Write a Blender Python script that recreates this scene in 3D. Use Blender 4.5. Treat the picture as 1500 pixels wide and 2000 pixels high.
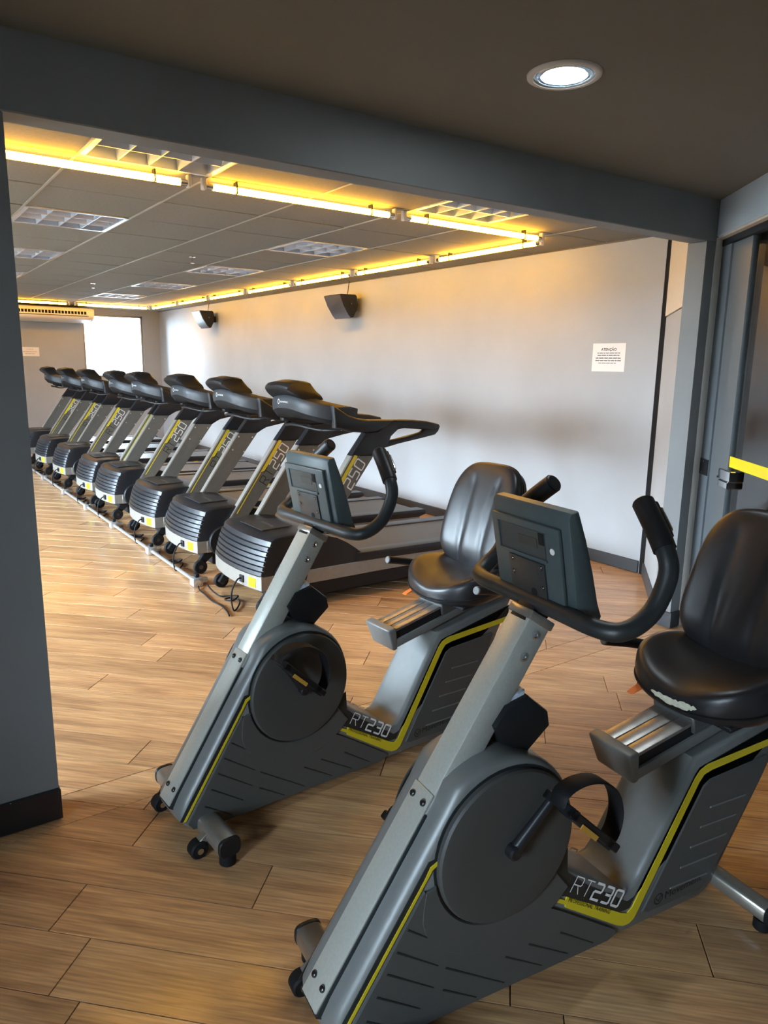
import bpy, bmesh, math, random
from mathutils import Vector, Matrix

random.seed(7)
PI = math.pi
SC = bpy.context.scene
COL = SC.collection
for _o in list(bpy.data.objects):
    bpy.data.objects.remove(_o, do_unlink=True)

# ------------------------------------------------------------------ camera
CAM = Vector((0, 0, 1.5))
YAW, PITCH, ROLL, FPX = math.radians(35.124), math.radians(11.551), math.radians(0.869), 1411.0
_f = Vector((math.sin(YAW) * math.cos(PITCH), math.cos(YAW) * math.cos(PITCH), -math.sin(PITCH)))
_r = Vector((math.cos(YAW), -math.sin(YAW), 0))
_u = _r.cross(_f)
_r, _u = _r * math.cos(ROLL) + _u * math.sin(ROLL), _u * math.cos(ROLL) - _r * math.sin(ROLL)
cd = bpy.data.cameras.new('camera')
cd.sensor_fit = 'VERTICAL'
cd.sensor_height = 24.0
cd.lens = 24.0 * FPX / 2000.0
cd.clip_start = 0.02
cam = bpy.data.objects.new('camera', cd)
COL.objects.link(cam)
cam.matrix_world = Matrix(((_r.x, _u.x, -_f.x, CAM.x), (_r.y, _u.y, -_f.y, CAM.y), (_r.z, _u.z, -_f.z, CAM.z), (0, 0, 0, 1)))
SC.camera = cam


def project(p):
    d = Vector(p) - CAM
    z = d.dot(_f)
    if z < 0.05:
        return None
    return 750 + FPX * d.dot(_r) / z, 1000 - FPX * d.dot(_u) / z, z


# ------------------------------------------------------------------ world, light, exposure
SKY = 84.0
w = bpy.data.worlds.new('World')
SC.world = w
w.use_nodes = True
bg = w.node_tree.nodes['Background']
bg.inputs[0].default_value = (0.68, 0.84, 1.0, 1)
bg.inputs[1].default_value = SKY
SC.view_settings.view_transform = 'Standard'
SC.view_settings.look = 'None'
SC.view_settings.gamma = 1.0
SC.view_settings.use_curve_mapping = False
SC.view_settings.exposure = 0.0


def portal(loc, rot, sx, sy):
    """marks a window opening for the sampling of the sky; gives off no light of its own"""
    d = bpy.data.lights.new('window_portal', 'AREA')
    d.shape = 'RECTANGLE'
    d.size, d.size_y = sx, sy
    d.cycles.is_portal = True
    o = bpy.data.objects.new('window_portal', d)
    COL.objects.link(o)
    o.location = loc
    o.rotation_euler = rot
    return o


GX0, GX1, GY1, GZ = -2.6, 4.55, 13.9, 2.40      # gym: left wall, right wall, far wall, ceiling
NZ = 2.378                                      # entrance room ceiling
NY0 = -2.2                                      # wall behind the camera
GYM_WINDOWS = [(3.2, 6.2), (6.9, 9.4), (10.3, 11.6)]
ENT_WINDOW = (-0.4, 0.3)
for a, b in GYM_WINDOWS:
    portal((GX0 - 0.12, (a + b) / 2, 1.375), (0, -PI / 2, 0), 1.35, b - a)
portal((GX0 - 0.12, sum(ENT_WINDOW) / 2, 1.375), (0, -PI / 2, 0), 1.35, ENT_WINDOW[1] - ENT_WINDOW[0])
portal((3.71, GY1 + 0.12, 1.75), (-PI / 2, 0, 0), 1.06, 1.1)

# ------------------------------------------------------------------ materials
MATS = {}


def mat(name, col, rough=0.5, metal=0.0, spec=0.5, noise=0.0, nscale=20.0, bump=0.0, bscale=200.0, coat=0.0, rvar=0.0):
    if name in MATS:
        return MATS[name]
    m = bpy.data.materials.new(name)
    m.use_nodes = True
    nt = m.node_tree
    p = nt.nodes['Principled BSDF']
    p.inputs['Base Color'].default_value = (*col, 1)
    p.inputs['Roughness'].default_value = rough
    p.inputs['Metallic'].default_value = metal
    p.inputs['Specular IOR Level'].default_value = spec
    p.inputs['Coat Weight'].default_value = coat
    tc = nt.nodes.new('ShaderNodeTexCoord')
    n1 = nt.nodes.new('ShaderNodeTexNoise')
    n1.inputs['Scale'].default_value = nscale
    n1.inputs['Detail'].default_value = 5
    nt.links.new(tc.outputs['Object'], n1.inputs['Vector'])
    if noise > 0:
        mr = nt.nodes.new('ShaderNodeMapRange')
        mr.inputs[1].default_value, mr.inputs[2].default_value = 0.3, 0.7
        mr.inputs[3].default_value, mr.inputs[4].default_value = 1 - noise, 1 + noise
        nt.links.new(n1.outputs['Fac'], mr.inputs[0])
        mx = nt.nodes.new('ShaderNodeMix')
        mx.data_type = 'RGBA'
        mx.blend_type = 'MULTIPLY'
        mx.inputs[0].default_value = 1
        mx.inputs[6].default_value = (*col, 1)
        nt.links.new(mr.outputs[0], mx.inputs[7])
        nt.links.new(mx.outputs[2], p.inputs['Base Color'])
    if rvar > 0:
        m2 = nt.nodes.new('ShaderNodeMapRange')
        m2.inputs[1].default_value, m2.inputs[2].default_value = 0.3, 0.7
        m2.inputs[3].default_value, m2.inputs[4].default_value = max(0.02, rough - rvar), rough + rvar
        nt.links.new(n1.outputs['Fac'], m2.inputs[0])
        nt.links.new(m2.outputs[0], p.inputs['Roughness'])
    if bump > 0:
        n2 = nt.nodes.new('ShaderNodeTexNoise')
        n2.inputs['Scale'].default_value = bscale
        n2.inputs['Detail'].default_value = 3
        nt.links.new(tc.outputs['Object'], n2.inputs['Vector'])
        b = nt.nodes.new('ShaderNodeBump')
        b.inputs['Strength'].default_value = bump
        b.inputs['Distance'].default_value = 0.002
        nt.links.new(n2.outputs['Fac'], b.inputs['Height'])
        nt.links.new(b.outputs['Normal'], p.inputs['Normal'])
    MATS[name] = m
    return m


def emis(name, col, strength):
    m = bpy.data.materials.new(name)
    m.use_nodes = True
    nt = m.node_tree
    nt.nodes.clear()
    e = nt.nodes.new('ShaderNodeEmission')
    e.inputs[0].default_value = (*col, 1)
    e.inputs[1].default_value = strength
    o = nt.nodes.new('ShaderNodeOutputMaterial')
    nt.links.new(e.outputs[0], o.inputs[0])
    return m


def glass(name, tint, ior=1.5, rough=0.0):
    m = bpy.data.materials.new(name)
    m.use_nodes = True
    nt = m.node_tree
    nt.nodes.clear()
    t = nt.nodes.new('ShaderNodeBsdfTransparent')
    t.inputs[0].default_value = (*tint, 1)
    g = nt.nodes.new('ShaderNodeBsdfGlossy')
    g.inputs['Roughness'].default_value = rough
    fr = nt.nodes.new('ShaderNodeFresnel')
    fr.inputs[0].default_value = ior
    mx = nt.nodes.new('ShaderNodeMixShader')
    o = nt.nodes.new('ShaderNodeOutputMaterial')
    nt.links.new(fr.outputs[0], mx.inputs[0])
    nt.links.new(t.outputs[0], mx.inputs[1])
    nt.links.new(g.outputs[0], mx.inputs[2])
    nt.links.new(mx.outputs[0], o.inputs[0])
    return m


def wood_material():
    m = bpy.data.materials.new('floor wood')
    m.use_nodes = True
    nt = m.node_tree
    N, L = nt.nodes, nt.links
    p = N['Principled BSDF']
    g = N.new('ShaderNodeNewGeometry')
    at = N.new('ShaderNodeAttribute')
    at.attribute_name = 'plank_rnd'
    # rotate into plank direction and stretch the grain
    mp = N.new('ShaderNodeMapping')
    mp.inputs['Rotation'].default_value = (0, 0, PI / 4)
    L.new(g.outputs['Position'], mp.inputs['Vector'])
    off = N.new('ShaderNodeVectorMath')
    off.operation = 'MULTIPLY_ADD'
    cmb = N.new('ShaderNodeCombineXYZ')
    for i in range(3):
        L.new(at.outputs['Fac'], cmb.inputs[i])
    L.new(cmb.outputs[0], off.inputs[0])
    off.inputs[1].default_value = (13.0, 7.0, 31.0)
    L.new(mp.outputs[0], off.inputs[2])
    sc1 = N.new('ShaderNodeVectorMath')
    sc1.operation = 'MULTIPLY'
    sc1.inputs[1].default_value = (1.6, 13.0, 1.0)
    L.new(off.outputs[0], sc1.inputs[0])
    n1 = N.new('ShaderNodeTexNoise')
    n1.inputs['Scale'].default_value = 1.0
    n1.inputs['Detail'].default_value = 6
    n1.inputs['Roughness'].default_value = 0.6
    n1.inputs['Distortion'].default_value = 0.6
    L.new(sc1.outputs[0], n1.inputs['Vector'])
    sc2 = N.new('ShaderNodeVectorMath')
    sc2.operation = 'MULTIPLY'
    sc2.inputs[1].default_value = (6.0, 140.0, 1.0)
    L.new(off.outputs[0], sc2.inputs[0])
    n2 = N.new('ShaderNodeTexNoise')
    n2.inputs['Scale'].default_value = 1.0
    n2.inputs['Detail'].default_value = 3
    L.new(sc2.outputs[0], n2.inputs['Vector'])
    cr = N.new('ShaderNodeValToRGB')
    els = cr.color_ramp.elements
    els[0].position, els[0].color = 0.22, (0.29, 0.135, 0.060, 1)
    els[1].position, els[1].color = 0.72, (0.74, 0.45, 0.215, 1)
    e = els.new(0.47)
    e.color = (0.59, 0.325, 0.145, 1)
    L.new(n1.outputs['Fac'], cr.inputs[0])
    fine = N.new('ShaderNodeMapRange')
    fine.inputs[1].default_value, fine.inputs[2].default_value = 0.3, 0.7
    fine.inputs[3].default_value, fine.inputs[4].default_value = 0.66, 1.2
    L.new(n2.outputs['Fac'], fine.inputs[0])
    pr = N.new('ShaderNodeMapRange')
    pr.inputs[3].default_value, pr.inputs[4].default_value = 0.80, 1.02
    L.new(at.outputs['Fac'], pr.inputs[0])
    mul = N.new('ShaderNodeMath')
    mul.operation = 'MULTIPLY'
    L.new(fine.outputs[0], mul.inputs[0])
    L.new(pr.outputs[0], mul.inputs[1])
    mx = N.new('ShaderNodeMix')
    mx.data_type = 'RGBA'
    mx.blend_type = 'MULTIPLY'
    mx.inputs[0].default_value = 1
    L.new(cr.outputs[0], mx.inputs[6])
    L.new(mul.outputs[0], mx.inputs[7])
    # scuffs: sparse dark smudges
    n3 = N.new('ShaderNodeTexNoise')
    n3.inputs['Scale'].default_value = 7.0
    n3.inputs['Detail'].default_value = 4
    L.new(g.outputs['Position'], n3.inputs['Vector'])
    sm = N.new('ShaderNodeMapRange')
    sm.inputs[1].default_value, sm.inputs[2].default_value = 0.73, 0.78
    sm.inputs[3].default_value, sm.inputs[4].default_value = 0.0, 0.6
    L.new(n3.outputs['Fac'], sm.inputs[0])
    mx2 = N.new('ShaderNodeMix')
    mx2.data_type = 'RGBA'
    mx2.inputs[7].default_value = (0.06, 0.04, 0.03, 1)
    L.new(sm.outputs[0], mx2.inputs[0])
    L.new(mx.outputs[2], mx2.inputs[6])
    L.new(mx2.outputs[2], p.inputs['Base Color'])
    rr = N.new('ShaderNodeMapRange')
    rr.inputs[1].default_value, rr.inputs[2].default_value = 0.3, 0.7
    rr.inputs[3].default_value, rr.inputs[4].default_value = 0.13, 0.24
    L.new(n1.outputs['Fac'], rr.inputs[0])
    L.new(rr.outputs[0], p.inputs['Coat Roughness'])
    p.inputs['Coat Weight'].default_value = 0.6
    p.inputs['Roughness'].default_value = 0.52
    p.inputs['Specular IOR Level'].default_value = 0.6
    b = N.new('ShaderNodeBump')
    b.inputs['Strength'].default_value = 0.12
    b.inputs['Distance'].default_value = 0.002
    L.new(n2.outputs['Fac'], b.inputs['Height'])
    L.new(b.outputs['Normal'], p.inputs['Normal'])
    return m


WOOD = wood_material()
M_SUB = mat('floor joint', (0.035, 0.02, 0.012), 0.9)
M_WALLDK = mat('dark grey paint', (0.172, 0.180, 0.184), 0.55, noise=0.06, nscale=3, bump=0.1, bscale=90)
M_WALLBL = mat('blue grey paint', (0.115, 0.135, 0.15), 0.45, noise=0.04, nscale=4)
M_HEAD = mat('blue grey paint lit', (0.56, 0.67, 0.76), 0.5, noise=0.04, nscale=4)  # header's blue grey brightened, the side light is put into its colour
M_WALLLT = mat('light grey paint', (0.385, 0.402, 0.415), 0.6, noise=0.05, nscale=2.0, bump=0.12, bscale=40)
M_WALLCR = mat('cream paint', (0.66, 0.60, 0.50), 0.6, noise=0.03)
M_CEILN = mat('olive ceiling paint', (0.165, 0.165, 0.14), 0.8, noise=0.03, nscale=3)
M_TILE = mat('ceiling tile', (0.215, 0.203, 0.178), 0.85, noise=0.08, nscale=60, bump=0.25, bscale=260)
M_TBAR = mat('ceiling grid bar', (0.36, 0.34, 0.29), 0.5)
M_TBARD = mat('ceiling grid cross bar', (0.05, 0.046, 0.038), 0.7)
M_BASEB = mat('black baseboard', (0.012, 0.013, 0.015), 0.35)
M_BASEG = mat('charcoal baseboard', (0.045, 0.05, 0.055), 0.45)
M_BLACK = mat('black plastic', (0.010, 0.011, 0.013), 0.45, spec=0.35)
M_BLKG = mat('black gloss plastic', (0.013, 0.014, 0.017), 0.36, spec=0.42)
M_RUB = mat('black rubber', (0.008, 0.008, 0.009), 0.65, spec=0.25)
M_VOID = mat('black gap', (0.003, 0.003, 0.003), 0.9)
M_TMGREY = mat('warm silver paint', (0.30, 0.285, 0.255), 0.38, 0.35, noise=0.05, nscale=30, bump=0.05)
M_TMSHADE = mat('warm silver paint shaded', (0.15, 0.143, 0.125), 0.42, 0.25, noise=0.05, nscale=30, bump=0.05)  # same silver as the skirt, darkened for the unlit upright faces
M_TMEDGE = mat('bright aluminium trim', (0.72, 0.70, 0.64), 0.3, 0.8)
M_CONS = mat('charcoal console plastic', (0.030, 0.034, 0.039), 0.46, spec=0.4, noise=0.06, nscale=60, bump=0.1, bscale=400)
M_BELT = mat('running belt', (0.060, 0.060, 0.062), 0.42, noise=0.10, nscale=12, bump=0.2, bscale=500)
M_YEL = mat('yellow decal', (0.72, 0.58, 0.02), 0.4)
M_YELB = mat('bright yellow film', (0.90, 0.72, 0.0), 0.35)
M_WHITE = mat('white print', (0.85, 0.85, 0.83), 0.5)
M_BPRINT = mat('black print', (0.008, 0.008, 0.008), 0.5)
M_BGREY = mat('graphite bike shell', (0.19, 0.198, 0.195), 0.40, 0.15, noise=0.04, nscale=40, bump=0.06, bscale=500)
M_BSHADE = mat('graphite plastic shaded', (0.085, 0.090, 0.088), 0.42, 0.1, noise=0.04, nscale=40, bump=0.06, bscale=500)  # same grey plastic as the shell, flank shade put into the colour
M_BDARK = mat('dark green black inlay', (0.016, 0.022, 0.023), 0.36)
M_DISC = mat('matte crank disc', (0.060, 0.060, 0.057), 0.55, bump=0.08, bscale=600)
M_PLATE = mat('silver green metallic paint', (0.58, 0.60, 0.55), 0.38, 0.4, noise=0.05, nscale=150, bump=0.06, bscale=700)
M_STAB = mat('painted steel tube', (0.36, 0.34, 0.30), 0.28, 0.7, noise=0.08, nscale=25)
M_BARBLK = mat('handlebar foam', (0.020, 0.024, 0.026), 0.42, noise=0.08, bump=0.1, bscale=700)
M_BCONS = mat('slate console shell', (0.062, 0.085, 0.090), 0.42, noise=0.04, nscale=50, bump=0.05, bscale=500)
M_BCONS2 = mat('slate console recess', (0.038, 0.052, 0.055), 0.45)
M_ALU = mat('brushed seat rail', (0.34, 0.325, 0.31), 0.34, 0.75, noise=0.15, nscale=35)
M_LEATH = mat('black vinyl', (0.015, 0.015, 0.017), 0.36, noise=0.1, nscale=8, bump=0.10, bscale=260, rvar=0.03)
M_FOAM = mat('exposed cream foam', (0.62, 0.60, 0.47), 0.9, noise=0.12, nscale=90, bump=0.5, bscale=300)
M_CHROME = mat('chrome', (0.75, 0.76, 0.78), 0.12, 1.0)
M_BOLT = mat('dark bolt', (0.10, 0.105, 0.11), 0.25, 0.9)
M_GALV = mat('galvanised conduit', (0.62, 0.64, 0.66), 0.33, 0.75, noise=0.08, nscale=40)
M_SOCK = mat('white plastic', (0.78, 0.78, 0.76), 0.4)
M_ACW = mat('air conditioner plastic', (0.80, 0.77, 0.70), 0.4)
M_LOUV = mat('louvre painted sheen', (0.66, 0.72, 0.82), 0.2, 0.35)  # bluish window reflection put into the base colour
M_ORANGE = mat('orange lever', (0.85, 0.20, 0.04), 0.45)
M_PAPER = mat('white paper', (0.84, 0.84, 0.83), 0.7)
M_INK = mat('grey ink', (0.10, 0.10, 0.11), 0.7)
M_BLUE = mat('blue label', (0.06, 0.13, 0.35), 0.5)
M_TUBE = emis('amber fluorescent glow', (1.0, 0.46, 0.026), 56.0)
M_DLIGHT = emis('downlight glow', (0.86, 0.96, 1.0), 150.0)
M_DREFL = mat('downlight reflector', (0.55, 0.72, 0.85), 0.22, 0.8)
M_PANE = glass('window glass', (0.97, 0.98, 0.98), 1.45)
M_DOORG = glass('door glass', (0.72, 0.74, 0.73), 2.0)
M_EXTW = mat('pale render facade', (0.78, 0.77, 0.75), 0.8)
M_EXTG = mat('facade glazing', (0.30, 0.42, 0.45), 0.3)
M_GROUND = mat('street paving', (0.4, 0.4, 0.4), 0.9)

# ------------------------------------------------------------------ geometry helpers


def finish(bm, name, angle=38):
    bmesh.ops.remove_doubles(bm, verts=bm.verts, dist=1e-6)
    bmesh.ops.recalc_face_normals(bm, faces=bm.faces)
    me = bpy.data.meshes.new(name)
    bm.to_mesh(me)
    bm.free()
    if angle:
        for p in me.polygons:
            p.use_smooth = True
        me.set_sharp_from_angle(angle=math.radians(angle))
    return me


def bevel_edges(bm, edges, off, seg=2):
    if off > 0 and edges:
        bmesh.ops.bevel(bm, geom=list(edges), offset=off, segments=seg, affect='EDGES', clamp_overlap=True, profile=0.5)


def add_box(bm, x0, x1, y0, y1, z0, z1, bev=0.0, seg=2, xf=None):
    vs = [bm.verts.new((x, y, z)) for x in (x0, x1) for y in (y0, y1) for z in (z0, z1)]
    fs = [bm.faces.new([vs[i] for i in q]) for q in ((0, 1, 3, 2), (4, 6, 7, 5), (0, 4, 5, 1), (2, 3, 7, 6), (0, 2, 6, 4), (1, 5, 7, 3))]
    if xf:
        for v in vs:
            v.co = xf(v.co)
    if bev:
        es = {e for f in fs for e in f.edges}
        bevel_edges(bm, es, bev, seg)


def box_mesh(name, *a, **k):
    bm = bmesh.new()
    add_box(bm, *a, **k)
    return finish(bm, name, 40)


def add_prism(bm, poly, y0, y1, bev=0.0, seg=2, axis='y', side_bev=0.0):
    """poly of (x,z) extruded along y (axis='y'); axis='z': poly of (x,y) extruded along z; axis='x': poly of (y,z)"""
    def P(a, b, c):
        return (a, c, b) if axis == 'y' else ((a, b, c) if axis == 'z' else (c, a, b))
    A = [bm.verts.new(P(a, b, y0)) for a, b in poly]
    B = [bm.verts.new(P(a, b, y1)) for a, b in poly]
    n = len(poly)
    f0 = bm.faces.new(A)
    f1 = bm.faces.new(B[::-1])
    for i in range(n):
        j = (i + 1) % n
        bm.faces.new((A[i], B[i], B[j], A[j]))
    bmesh.ops.recalc_face_normals(bm, faces=bm.faces)
    if bev:
        bevel_edges(bm, set(f0.edges) | set(f1.edges), bev, seg)


def prism_mesh(name, poly, y0, y1, bev=0.0, seg=2, axis='y', angle=38):
    bm = bmesh.new()
    add_prism(bm, poly, y0, y1, bev, seg, axis)
    return finish(bm, name, angle)


def smooth_path(pts, n=6, closed=False):
    pts = [Vector(p) for p in pts]
    out = []
    m = len(pts)
    for i in range(m if closed else m - 1):
        p1, p2 = pts[i], pts[(i + 1) % m]
        p0 = pts[i - 1] if (i > 0 or closed) else p1 * 2 - p2
        p3 = pts[(i + 2) % m] if (i + 2 < m or closed) else p2 * 2 - p1
        for k in range(n):
            t = k / n
            out.append(0.5 * ((2 * p1) + (p2 - p0) * t + (2 * p0 - 5 * p1 + 4 * p2 - p3) * t * t + (3 * p1 - p0 - 3 * p2 + p3) * t ** 3))
    if not closed:
        out.append(pts[-1])
    return out


def add_tube(bm, path, r, seg=12, cap=True, flat=None):
    """r: number or list; flat=(a,b) gives an elliptical / ribbon section"""
    path = [Vector(p) for p in path]
    n = len(path)
    t0 = (path[1] - path[0]).normalized()
    up = Vector((0, 0, 1)) if abs(t0.z) < 0.9 else Vector((0, 1, 0))
    if flat and len(flat) > 2:
        up = Vector(flat[2])
    nx = (up - t0 * up.dot(t0)).normalized()
    rings = []
    for i in range(n):
        t = (path[min(i + 1, n - 1)] - path[max(i - 1, 0)]).normalized()
        nx = (nx - t * nx.dot(t)).normalized()
        ny = t.cross(nx)
        rr = r[i] if isinstance(r, (list, tuple)) else r
        ring = []
        for k in range(seg):
            a = 2 * PI * k / seg
            c, s = math.cos(a), math.sin(a)
            if flat:
                e = 0.45
                c = math.copysign(abs(c) ** e, c)
                s = math.copysign(abs(s) ** e, s)
                v = path[i] + nx * (flat[0] * c) + ny * (flat[1] * s)
            else:
                v = path[i] + (nx * c + ny * s) * rr
            ring.append(bm.verts.new(v))
        rings.append(ring)
    for i in range(n - 1):
        for k in range(seg):
            bm.faces.new((rings[i][k], rings[i][(k + 1) % seg], rings[i + 1][(k + 1) % seg], rings[i + 1][k]))
    if cap:
        bm.faces.new(rings[0][::-1])
        bm.faces.new(rings[-1])


def tube_mesh(name, path, r, seg=12, flat=None, angle=45):
    bm = bmesh.new()
    add_tube(bm, path, r, seg, True, flat)
    return finish(bm, name, angle)


def add_cyl(bm, c, axis, r, h, seg=24, bev=0.0):
    """profile lathe: cylinder centred at c, along axis vector, radius r, total height h, chamfered rims"""
    ax = Vector(axis).normalized()
    up = Vector((0, 0, 1)) if abs(ax.z) < 0.9 else Vector((1, 0, 0))
    nx = (up - ax * up.dot(ax)).normalized()
    ny = ax.cross(nx)
    c = Vector(c)
    prof = [(r - bev, -h / 2), (r, -h / 2 + bev), (r, h / 2 - bev), (r - bev, h / 2)] if bev else [(r, -h / 2), (r, h / 2)]
    add_lathe(bm, c, ax, nx, ny, prof, seg)


def add_lathe(bm, c, ax, nx, ny, prof, seg=24, cap0=True, cap1=True):
    rings = []
    for rr, hh in prof:
        rings.append([bm.verts.new(c + ax * hh + (nx * math.cos(2 * PI * k / seg) + ny * math.sin(2 * PI * k / seg)) * rr) for k in range(seg)])
    for i in range(len(rings) - 1):
        for k in range(seg):
            bm.faces.new((rings[i][k], rings[i][(k + 1) % seg], rings[i + 1][(k + 1) % seg], rings[i + 1][k]))
    if cap0:
        bm.faces.new(rings[0][::-1])
    if cap1:
        bm.faces.new(rings[-1])


def cyl_mesh(name, c, axis, r, h, seg=24, bev=0.0):
    bm = bmesh.new()
    add_cyl(bm, c, axis, r, h, seg, bev)
    return finish(bm, name, 35)


def obj(name, me, m=None, parent=None):
    o = bpy.data.objects.new(name, me)
    COL.objects.link(o)
    if m is not None and me is not None and not me.materials:
        me.materials.append(m)
    if parent is not None:
        o.parent = parent
    return o


def tag(o, label, cat, group=None, kind=None):
    o['label'] = label
    o['category'] = cat
    if group:
        o['group'] = group
    if kind:
        o['kind'] = kind
    return o


def thing(name, label, cat, loc=(0, 0, 0), rz=0.0, group=None):
    o = bpy.data.objects.new(name, None)
    COL.objects.link(o)
    o.location = loc
    o.rotation_euler = (0, 0, rz)
    o.empty_display_size = 0.1
    return tag(o, label, cat, group)


def struct(name, me, m, label, cat='wall'):
    o = obj(name, me, m)
    return tag(o, label, cat, kind='structure')


# ---- stroke lettering: squared techno digits as ribbons
GLYPH = {
    'R': ([[(0, 0), (0, 1), (.62, 1), (.7, .92), (.7, .58), (.62, .5), (0, .5)], [(.38, .5), (.7, 0)]], .86),
    'T': ([[(0, 1), (.72, 1)], [(.36, 1), (.36, 0)]], .86),
    '2': ([[(0, 1), (.62, 1), (.7, .92), (.7, .6), (.62, .5), (.08, .5), (0, .42), (0, 0), (.72, 0)]], .88),
    '3': ([[(0, 1), (.62, 1), (.7, .92), (.7, .58), (.6, .5), (.12, .5)], [(.6, .5), (.7, .42), (.7, .08), (.62, 0), (0, 0)]], .88),
    '5': ([[(.7, 1), (0, 1), (0, .52), (.62, .52), (.7, .44), (.7, .08), (.62, 0), (0, 0)]], .88),
    '0': ([[(.08, 0), (0, .08), (0, .92), (.08, 1), (.62, 1), (.7, .92), (.7, .08), (.62, 0), (.08, 0), (0, .08)]], .88),
}


def add_ribbon(bm, pts, wdt, P):
    """flat 2d ribbon with mitred joints; P maps (u,v)->3d"""
    n = len(pts)
    pv = [Vector((p[0], p[1])) for p in pts]
    L, R = [], []
    for i in range(n):
        d0 = (pv[i] - pv[i - 1]).normalized() if i else (pv[1] - pv[0]).normalized()
        d1 = (pv[i + 1] - pv[i]).normalized() if i < n - 1 else d0
        nn = Vector((-(d0 + d1).y, (d0 + d1).x))
        nn = nn.normalized() if nn.length > 1e-5 else Vector((-d0.y, d0.x))
        k = 1.0 / max(0.5, nn.dot(Vector((-d0.y, d0.x))))
        L.append(bm.verts.new(P(*(pv[i] + nn * wdt / 2 * k))))
        R.append(bm.verts.new(P(*(pv[i] - nn * wdt / 2 * k))))
    for i in range(n - 1):
        bm.faces.new((L[i], R[i], R[i + 1], L[i + 1]))


def stroke_text(name, s, P, size, wdt):
    bm = bmesh.new()
    x = 0.0
    for ch in s:
        strokes, adv = GLYPH[ch]
        for st in strokes:
            add_ribbon(bm, [((x + a) * size, b * size) for a, b in st], wdt, P)
        x += adv + .12
    bmesh.ops.recalc_face_normals(bm, faces=bm.faces)
    me = bpy.data.meshes.new(name)
    bm.to_mesh(me)
    bm.free()
    return me


def font_mesh(name, s, size, P, align='LEFT', bold=0.0, sx=1.0):
    c = bpy.data.curves.new(name, 'FONT')
    c.body = s
    c.size = size
    c.align_x = align
    c.offset = bold
    c.resolution_u = 2
    o = bpy.data.objects.new(name, c)
    COL.objects.link(o)
    bpy.context.view_layer.update()
    me = bpy.data.meshes.new_from_object(o.evaluated_get(bpy.context.evaluated_depsgraph_get()))
    bpy.data.objects.remove(o, do_unlink=True)
    for v in me.vertices:
        v.co = P(v.co.x * sx, v.co.y)
    me.materials.clear()
    return me


# ================================================================== SETTING
PX, PY = 0.372, 2.376                       # corner of the left pillar at the floor
CX_, CY_ = 3.702, 2.331                     # left front corner of the right column
BEAM_Z = 2.166


def front_y(x):
    return PY + (x - PX) * (CY_ - PY) / (CX_ - PX)


# ---- floor: slab and diagonal planks
fl = struct('floor', box_mesh('floor', GX0 - 0.2, 6.6, NY0 - 0.2, GY1 + 0.2, -0.12, -0.005), M_SUB, 'warm brown wood plank floor laid on the diagonal', 'floor')


def clip_poly(poly, a, b, c):
    """keep a*x+b*y<=c"""
    out = []
    n = len(poly)
    for i in range(n):
        p, q = poly[i], poly[(i + 1) % n]
        dp, dq = a * p[0] + b * p[1] - c, a * q[0] + b * q[1] - c
        if dp <= 0:
            out.append(p)
        if (dp < 0 < dq) or (dq < 0 < dp):
            t = dp / (dp - dq)
            out.append((p[0] + (q[0] - p[0]) * t, p[1] + (q[1] - p[1]) * t))
    return out


PW, PL, GAP = 0.182, 1.22, 0.0015
FIXED = {1: 1.155, 2: 0.65, -1: 0.946}      # end joints read off the photograph, per row
Q0 = Vector((3.79, 2.33, 0))                # corner where the door wall starts
WD = Vector((-0.636, -0.771, 0)).normalized()
WN = Vector((0.771, -0.636, 0)).normalized()
regions = [(NY0, 2.330, 0.0, 0), (2.330, 2.508, 0.0, 0), (2.508, GY1, 0.07, 5)]
planks = []
S2 = math.sqrt(0.5)
for ri, (ya, yb, toff, seed) in enumerate(regions):
    for row in range(-32, 82):
        t0 = 1.310 + toff + row * PW
        rng = random.Random(row * 31 + seed)
        s0 = FIXED.get(row, rng.uniform(0, PL)) if seed == 0 else rng.uniform(0, PL)
        for k in range(-9, 13):
            sa = s0 + k * PL
            q = [(t0 + GAP, sa + GAP), (t0 + PW - GAP, sa + GAP), (t0 + PW - GAP, sa + PL - GAP), (t0 + GAP, sa + PL - GAP)]
            poly = [((t - s) * S2, (t + s) * S2) for t, s in q]
            g = GAP
            for a, b, c in ((1, 0, GX1 - 0.002 if ri == 2 else 4.3), (-1, 0, -GX0), (0, 1, yb - g), (0, -1, -ya - g)):
                poly = clip_poly(poly, a, b, c)
                if len(poly) < 3:
                    break
            if len(poly) >= 3 and ri < 2:
                c = WN.dot(Q0) + 0.45
                poly = clip_poly(poly, WN.x, WN.y, c)
            if len(poly) < 3:
                continue
            ar = 0.5 * abs(sum(poly[i][0] * poly[(i + 1) % len(poly)][1] - poly[(i + 1) % len(poly)][0] * poly[i][1] for i in range(len(poly))))
            if ar < 0.002:
                continue
            planks.append((poly, rng.random(), ar))


def plank_rank(p):
    poly = p[0]
    # visible pixel area of the polygon inside the frame (coarse samples), blocked by the pillar on the left
    cx = sum(a for a, b in poly) / len(poly)
    cy = sum(b for a, b in poly) / len(poly)
    best = 0.0
    for a, b in list(poly) + [(cx, cy)]:
        q = project((a, b, 0))
        if q and -20 < q[0] < 1520 and 0 < q[1] < 2020:
            if b > 2.4 and (a / max(b, .01)) < (PX / PY) - 0.01:
                continue
            best = max(best, p[2] * 1.5 / q[2] ** 3)
    return best


ranked = sorted(planks, key=plank_rank, reverse=True)


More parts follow.
